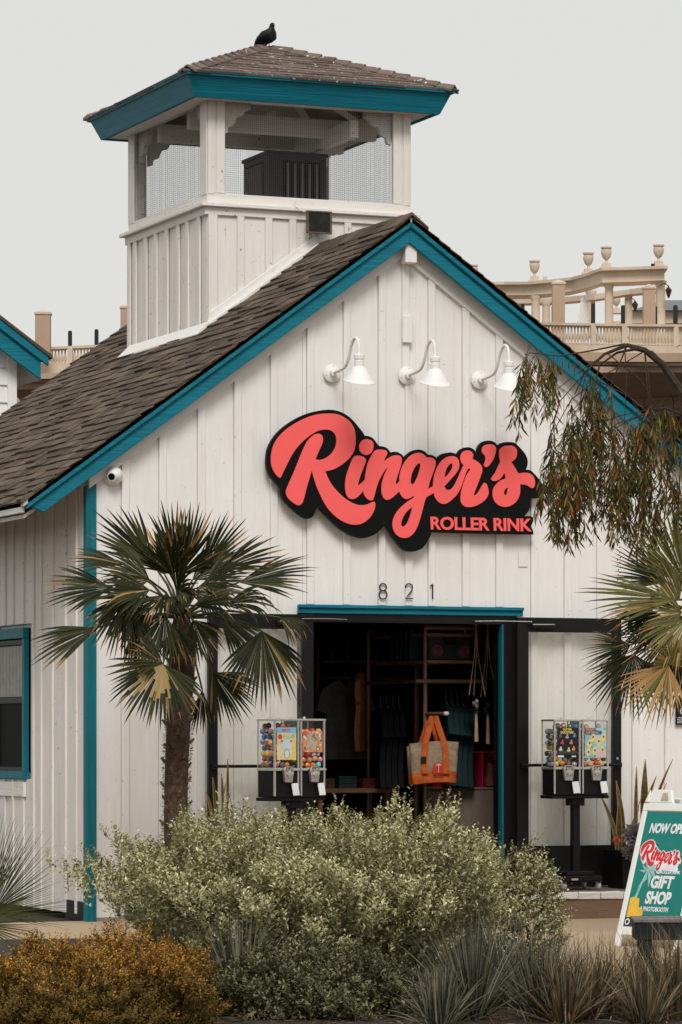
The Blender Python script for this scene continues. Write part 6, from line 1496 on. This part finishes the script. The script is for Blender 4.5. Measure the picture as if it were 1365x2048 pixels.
# grass clumps ------------------------------------------------------------
def grass(centre, n, h, spreadr, pal, label, group, lean=(0, 0), ww=.009):
    t = thing('grass_clump', label, 'ornamental grass', centre, 0, group)
    a = RNG.uniform(0, 2*math.pi, n); tl = np.abs(RNG.normal(0, .48, n)).clip(0, 1.35); L = h*RNG.uniform(.6, 1.15, n); seg = 6
    b = np.stack([np.cos(a)*RNG.uniform(0, .07, n), np.sin(a)*RNG.uniform(0, .07, n), 0*a], 1)
    d = np.stack([np.cos(a)*np.sin(tl)+lean[0], np.sin(a)*np.sin(tl)+lean[1], np.cos(tl)], 1); d /= np.linalg.norm(d, axis=1, keepdims=True)
    side = np.cross(d, rnd_unit(n)); side /= np.linalg.norm(side, axis=1, keepdims=True)
    p = b.copy(); rowsV = []; dd = d.copy(); hz = np.stack([np.cos(a), np.sin(a), 0*a], 1)
    for s in range(seg+1):
        f = s/seg; w = ww*(1-f**1.5)+.0004; rowsV.append(np.stack([p-side*w/2, p+side*w/2], 1))
        dd = dd+np.array([0, 0, -.055])*(1+tl[:, None])*(f*1.6); dd /= np.linalg.norm(dd, axis=1, keepdims=True); p = p+dd*(L/seg)[:, None]
    V = np.stack(rowsV, 1).reshape(-1, 3); i = np.arange(n)*(2*(seg+1)); F_ = []
    for s in range(seg): F_.append(np.stack([i+2*s, i+2*s+1, i+2*s+3, i+2*s+2], 1))
    F_ = np.stack(F_, 1).reshape(-1, 4); cols = np.repeat(pick(n, pal, .2), seg, axis=0)
    inst('blades', np_mesh('blades', V, F_, M['foliage'], cols), t); return t
GRP = 'blue-grey grass clumps along the front'
GC = [(.26, .255, .19), (.085, .088, .066), (.040, .043, .034), (.15, .15, .115), (.025, .027, .021), (.20, .165, .09), (.06, .066, .054)]
GD = [(.28, .22, .13), (.095, .085, .055), (.045, .042, .03), (.20, .135, .065), (.026, .026, .019), (.13, .09, .045)]
def gat(px, D): p = CP+D*CF+(px-682.5)/FPX*D*CR; p[2] = 0; return p
spec = [(900, 18.8, 220, .30, GC, 'short grass tuft at the bottom centre right'), (1130, 18.7, 240, .36, GD, 'short grass tuft at the bottom below the gravel'), (1290, 18.6, 240, .34, GD, 'short brown grass tuft at the bottom near the right corner'), (480, 19.4, 240, .54, GC, 'blue-grey grass clump between the orange shrub and the bush'),
 (945, 18.9, 420, .54, GC, 'tall blue-grey grass clump below the right end of the bush'), (1080, 18.9, 300, .50, GC, 'grass clump left of the open gravel patch'),
 (1015, 19.6, 200, .52, GC, 'grass clump rising behind the front row under the bush'), (1170, 18.9, 230, .44, GD, 'brownish grass clump in front of the gravel'),
 (1235, 19.1, 260, .42, GD, 'brownish grass clump in front of the bench post'), (1350, 18.9, 300, .46, GD, 'brownish grass clump at the lower right corner'), (1300, 19.6, 110, .50, GD, 'grass clump against the bench'), (880, 18.4, 260, .34, GC, 'low grass clump at the foot of the big bush'), (1420, 19.9, 300, .56, GD, 'grass clump just beyond the right edge')]
for (px, D, n, h, pl, lb) in spec: grass(gat(px, D), n, h, .1, pl, lb, GRP)
# dry litter at the clumps' feet
n = 2600; u = RNG.uniform(430, 1400, n); Dq = RNG.uniform(18.3, 21.0, n)
P_ = np.array([gat(a, b) for a, b in zip(u, Dq)]); P_[:, 2] = RNG.uniform(0.0, .03, n); D_l = rnd_unit(n)*np.array([1, 1, .25]); 
me = tri_leaves(P_, D_l, np.tile([0, 0, 1.], (n, 1))+rnd_unit(n)*.4, RNG.uniform(.02, .16, n), RNG.uniform(.003, .012, n), pick(n, [(.16, .08, .035), (.09, .05, .025), (.24, .17, .11), (.05, .03, .02)], .3), 'leaf_litter', M['foliage']); o = inst('leaf_litter', me); tag(o, 'dry leaves and stalks littering the bed under the grasses', 'leaf litter', kind='stuff')
# planting bed
bed = MB(); pts_ = [gat(-300, 14), gat(1700, 14), gat(1700, 21.6), gat(1100, 22.2), gat(1045, 25.4), gat(150, 26.4), gat(-300, 26)]
bed.prism([(float(p[0]), float(p[1])) for p in pts_], -.05, .006, 'Z'); o = bed.build('planting_bed', M['soil']); tag(o, kind='structure')
# snake plants -------------------------------------------------------------
def blade(k, x, y, z, h, w, lean, tw):
    V = []; F_ = []; n = 7
    for i in range(n+1):
        f = i/n; ww_ = w*(.55+.75*f if f < .55 else (1-((f-.55)/.45)**2.2)*.96+.02); c = (x+lean[0]*f*f*h, y+lean[1]*f*f*h, z+h*f); a = tw+f*.5
        dx, dy = math.cos(a)*ww_/2, math.sin(a)*ww_/2; V += [(c[0]-dx, c[1]-dy, c[2]), (c[0]-dy*.25, c[1]+dx*.25, c[2]), (c[0]+dx, c[1]+dy, c[2])]
    for i in range(n):
        for j in (0, 1): F_.append((i*3+j, i*3+j+1, (i+1)*3+j+1, (i+1)*3+j))
    k.add(V, F_)
def sp_mat():
    m = bpy.data.materials.new('snake_plant_leaf'); t, p, o = nodes_of(m); v = mapping(t, (3, 3, 40))
    c = ramp(t, noise(t, v, 1.2, 3), [(.4, (.035, .030, .014)), (.6, (.10, .075, .028))]); t.links.new(c, p.inputs['Base Color']); p.inputs['Roughness'].default_value = .4; return m
M['sansev'] = sp_mat(); M['sans_edge'] = plain('yellow_leaf_edge', (.36, .21, .06), .5)
q = onY(1262, 1690, -.45); pot = (float(q[0]), -.45, DZ0)
k = MB(); zt_ = float(onY(1262, 1700, -.45)[2])-DZ0
k.add([(-.14, -.14, 0), (.14, -.14, 0), (.14, .14, 0), (-.14, .14, 0), (-.17, -.17, zt_), (.17, -.17, zt_), (.17, .17, zt_), (-.17, .17, zt_), (-.145, -.145, zt_), (.145, -.145, zt_), (.145, .145, zt_), (-.145, .145, zt_), (-.14, -.14, zt_-.06), (.14, -.14, zt_-.06), (.14, .14, zt_-.06), (-.14, .14, zt_-.06)],
      [(0, 3, 2, 1), (0, 1, 5, 4), (1, 2, 6, 5), (2, 3, 7, 6), (3, 0, 4, 7), (4, 5, 9, 8), (5, 6, 10, 9), (6, 7, 11, 10), (7, 4, 8, 11), (8, 9, 13, 12), (9, 10, 14, 13), (10, 11, 15, 14), (11, 8, 12, 15), (12, 13, 14, 15)])
o = k.build('planter', M['black'], None, loc=pot); tag(o, 'tall black planter standing right of the right door leaf', 'planter')
def snake(label, loc, specs):
    t = thing('snake_plant', label, 'snake plant', loc)
    for (x, h, w, ln, tw) in specs:
        k = MB(); blade(k, x, random.uniform(-.05, .05), 0, h, w, (ln, random.uniform(-.1, .1)), tw); o = k.build('leaf', M['sansev'], t, smooth=True)
        kk = MB(); V = k.v; 
        for sidx in (0, 2): kk.tube([V[i*3+sidx] for i in range(8)], .0032, 4)
        kk.build('leaf_edge', M['sans_edge'], o)
    return t
snake('tall snake plant growing in the black planter', (pot[0], pot[1], DZ0+zt_-.06), [(-.13, .52, .05, -.35, .1), (-.09, .46, .08, -.05, .2), (-.04, .64, .085, -.08, .2), (.03, .76, .065, .02, .3), (.02, .50, .04, .15, .5), (.10, .68, .065, .22, .1), (.13, .82, .08, .05, -.1), (.16, .62, .045, .3, .3), (.0, .40, .04, .2, -.3), (.17, .82, .05, .3, .2)])
# rosette succulent
def rosette(label, c, r, pal):
    P_, D_, N_, L_, C2 = [], [], [], [], []
    for ring_, (cnt, el) in enumerate(((13, 5), (13, 22), (11, 40), (8, 58), (5, 75))):
        for j in range(cnt):
            a = 2*math.pi*j/cnt+ring_*.4; P_.append((0, 0, ring_*.006)); D_.append((math.cos(a)*math.cos(R_(el)), math.sin(a)*math.cos(R_(el)), math.sin(R_(el)))); N_.append((-math.cos(a)*math.sin(R_(el)), -math.sin(a)*math.sin(R_(el)), math.cos(R_(el)))); L_.append(r*(1-.17*ring_)); C2.append(random.choice(pal))
    me = tri_leaves(np.array(P_), np.array(D_), np.array(N_), np.array(L_), np.array(L_)*.55, np.array(C2), 'rosette', M['foliage'], .12)
    o = inst('succulent', me, None, c, (R_(62), R_(-12), R_(-10))); return tag(o, label, 'succulent')
q = onY(1272, 1672, -.66); rosette('grey-purple rosette succulent at the planter rim', q, .13, [(.10, .085, .085), (.14, .12, .115), (.075, .06, .065)])
q = onY(1262, 1705, -.67); rosette('lower dark rosette succulent drooping over the planter', q, .09, [(.07, .058, .055), (.10, .08, .075)])
q = onY(1234, 1682, -.62); rosette('small orange succulent flower at the planter corner', q, .036, [(.50, .10, .035), (.36, .06, .02)])
q = onY(1262, 1628, -.5)
snake('brown-edged snake plant showing above the bush by the left door', tuple(onY(447, 1640, -1.3)), [(.03, .47, .028, .0, .2), (-.05, .33, .024, -.05, .1), (-.11, .22, .03, -.25, .3), (.0, .28, .02, .1, .5), (-.02, .36, .025, -.02, .0)])

# ------------------------------------------------------------ pavement sign (A-frame)
gb = onZ(1227, 1893, 0.0)
AF_B = Vector((float(gb[0]), float(gb[1]), 0)); phi = R_(50)
# direction along the panel (to the right, coming nearer) and lean direction (away from its face)
fwd = Vector((CF[0], CF[1], 0)); rgt = Vector((CR[0], CR[1], 0))
uax = (rgt*math.cos(phi)-fwd*math.sin(phi)).normalized(); back = (rgt*math.sin(phi)+fwd*math.cos(phi)).normalized(); LEAN = math.atan(.30)
vax = (Vector((0, 0, 1))*math.cos(LEAN)+back*math.sin(LEAN)).normalized(); nax = uax.cross(vax).normalized()
Rm = Matrix((uax, vax, nax)).transposed()
if Rm.determinant() < 0: pass
af = thing('pavement_sign', 'white A-frame pavement sign with teal gift shop panel', 'sign', AF_B, rot=tuple(Rm.to_euler()))
PWD, PHT = .64, 1.16
wpl = plain('white_plastic', (.78, .78, .75), .45, 0, .04)
k = MB(); fw_ = .05
k.box(0, fw_, 0, PHT-.16, -.03, .0); k.box(PWD-fw_, PWD, 0, PHT-.16, -.03, .0); k.box(0, PWD, PHT-.16-.001, PHT-.10, -.03, 0); k.box(fw_, PWD-fw_, .085, .15, -.03, 0)
for x in (.02, PWD/2+.03):
    k.prism([(x, PHT-.10), (x+.27, PHT-.10), (x+.23, PHT), (x+.04, PHT)], -.03, -.001, 'Z')
k.prism([(x_, y_) for x_, y_ in ((.02, PHT-.10), (.06, PHT-.10), (.06, PHT-.02), (.05, PHT-.0))], .0, .012, 'Z')
frm = k.build('frame', wpl, af, bevel=.006)
for x in (.02, PWD/2+.03):
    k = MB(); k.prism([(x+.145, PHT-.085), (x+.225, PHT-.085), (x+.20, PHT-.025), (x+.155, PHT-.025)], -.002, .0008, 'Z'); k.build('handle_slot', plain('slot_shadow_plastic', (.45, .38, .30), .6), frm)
# rear leaf (leaning the other way) in the same local frame
Mr = Matrix.Translation((0, PHT-.02, -.035)) @ Matrix.Rotation(2*LEAN, 4, 'X') @ Matrix.Translation((0, -(PHT-.02), 0))
k = MB(); k.box(0, fw_, 0, PHT-.1, -.03, .0, Mr); k.box(PWD-fw_, PWD, 0, PHT-.1, -.03, .0, Mr); k.box(0, PWD, PHT-.16, PHT-.06, -.0299, -.0001, Mr); k.box(fw_, PWD-fw_, .1, PHT-.17, -.02, -.015, Mr); k.build('rear_leaf', wpl, af, bevel=.004)
M['sign_teal'] = plain('teal_print', (.010, .20, .175), .5, 0, .05)
k = MB(); x0, x1, z0, z1 = fw_+.004, PWD-fw_-.004, .152, PHT-.165
k.box(x0, x1, z0, z1, -.012, -.004); pn = k.build('panel', M['sign_teal'], af)
k = MB(); k.box(x0, x1, z0, z0+.085, -.0039, -.003); k.build('panel_footer', plain('deep_teal_print', (.006, .055, .06), .5), pn)
pale = plain('pale_teal_print', (.30, .52, .50), .5)
PWd = x1-x0; ww2 = wp
def put(s, x, y, w, h, bold=.03, mat=None, shear=0): inst('lettering', text_mesh(s, w, h, .0012, mat or ww2, bold, shear), pn, (x0+x, z0+y, -.0032))
put('NOW OPEN', .060, .685, .40, .075, .045, shear=.18)
put('GIFT', .185, .283, .225, .095, .045, shear=.1); put('SHOP', .165, .168, .25, .095, .045, shear=.1); put('& PHOTOBOOTH', .13, .115, .28, .034, .03, shear=.1)
# logo
allp = [p for p in GR+GI+GS]; mnx = min(p[0] for p in BACK); mxx_ = max(p[0] for p in BACK); mny = min(p[1] for p in BACK); mxy = max(p[1] for p in BACK)
LW = .46
def tl(pl, sub=2): return [(x0+.01+(x-mnx)/(mxx_-mnx)*LW*.93, z0+.405+(mxy-y-(x-mnx)*.06)/(mxx_-mnx)*LW*1.02) for x, y in smooth_poly(pl, sub)]
inst('logo_backing', shape_mesh('logo_backing', [tl(BACK)], .0008, ww2), pn, (0, 0, -.0027))
redp = plain('red_print', (.62, .03, .04), .5)
for grp in LET: inst('logo_letter', shape_mesh('logo_letter', [tl(q_) for q_ in grp], .0008, redp), pn, (0, 0, -.0018))
put('ROLLER RINK', .255, .392, .20, .026, .03)
# printed palm and roller skate
k = MB(); k.tube([(x0+.03, z0+.09, -.0025), (x0+.06, z0+.20, -.0025), (x0+.10, z0+.33, -.0025), (x0+.13, z0+.42, -.0025)], [.014, .012, .009, .006], 4)
for a, l in ((75, .10), (120, .08), (35, .10), (5, .13), (-25, .13), (-60, .14), (-100, .15), (200, .09), (165, .08)):
    b = R_(a); px, py = x0+.13, z0+.42; k.prism([(px, py), (px+l*.5*math.cos(b+.25), py+l*.5*math.sin(b+.25)), (px+l*math.cos(b-.25), py+l*math.sin(b-.25)), (px+l*.5*math.cos(b-.25), py+l*.5*math.sin(b-.25))], -.0030, -.0022, 'Z')
for v in range(len(k.v)): k.v[v] = (k.v[v][0], k.v[v][1], max(-.0035, min(-.0022, k.v[v][2])))
k.build('palm_print', pale, pn)
sk = [(0, .03), (.12, .03), (.17, .05), (.165, .08), (.11, .11), (.10, .17), (.03, .18), (.0, .17)]
inst('skate_print', shape_mesh('skate', [[(x0+.015+x*.92, z0+.035+y) for x, y in sk]], .0008, plain('yellow_print', (.78, .48, .05), .5)), pn, (0, 0, -.0012))
k = MB()
for x in (.035, .14): k.lathe([(0, 0), (.024, 0), (.024, .0012), (0, .0012)], 14, c=(x0+x, z0+.032, -.0010))
k.build('skate_wheel_print', ww2, pn)
k = MB()
for x in (.035, .14): k.lathe([(0, 0), (.014, 0), (.014, .0012), (0, .0012)], 14, c=(x0+x, z0+.032, .0003))
k.build('skate_hub_print', plain('plum_print', (.12, .02, .05), .5), pn)

# ------------------------------------------------------------ bench
BD = 21.8; bp = atD(1272, 1845, BD); by = Vector((float(bp[0]), float(bp[1]), 0)); btop = float(atD(1272, 1838, BD)[2])
bn = thing('bench', 'black bench with weathered slat top in front of the pavement sign', 'bench', by, -YAW-R_(1))
k = MB(); k.box(0, 1.3, 0, .05, btop-.13, btop-.025); k.box(0.0, .05, .05, .30, btop-.13, btop-.025); k.box(0, 1.3, .30, .35, btop-.13, btop-.025); k.build('apron', M['bench'], bn, bevel=.003)
for j in range(4):
    k = MB(); k.box(-.015, 1.32, -.01+j*.092, .075+j*.092, btop-.025, btop); k.build('slat', M['bench_top'], bn, bevel=.004)
for x in (.03, 1.15):
    for y in (.01, .26):
        k = MB(); k.box(x, x+.075, y, y+.075, 0, btop-.13); k.build('leg', M['bench'], bn, bevel=.003)
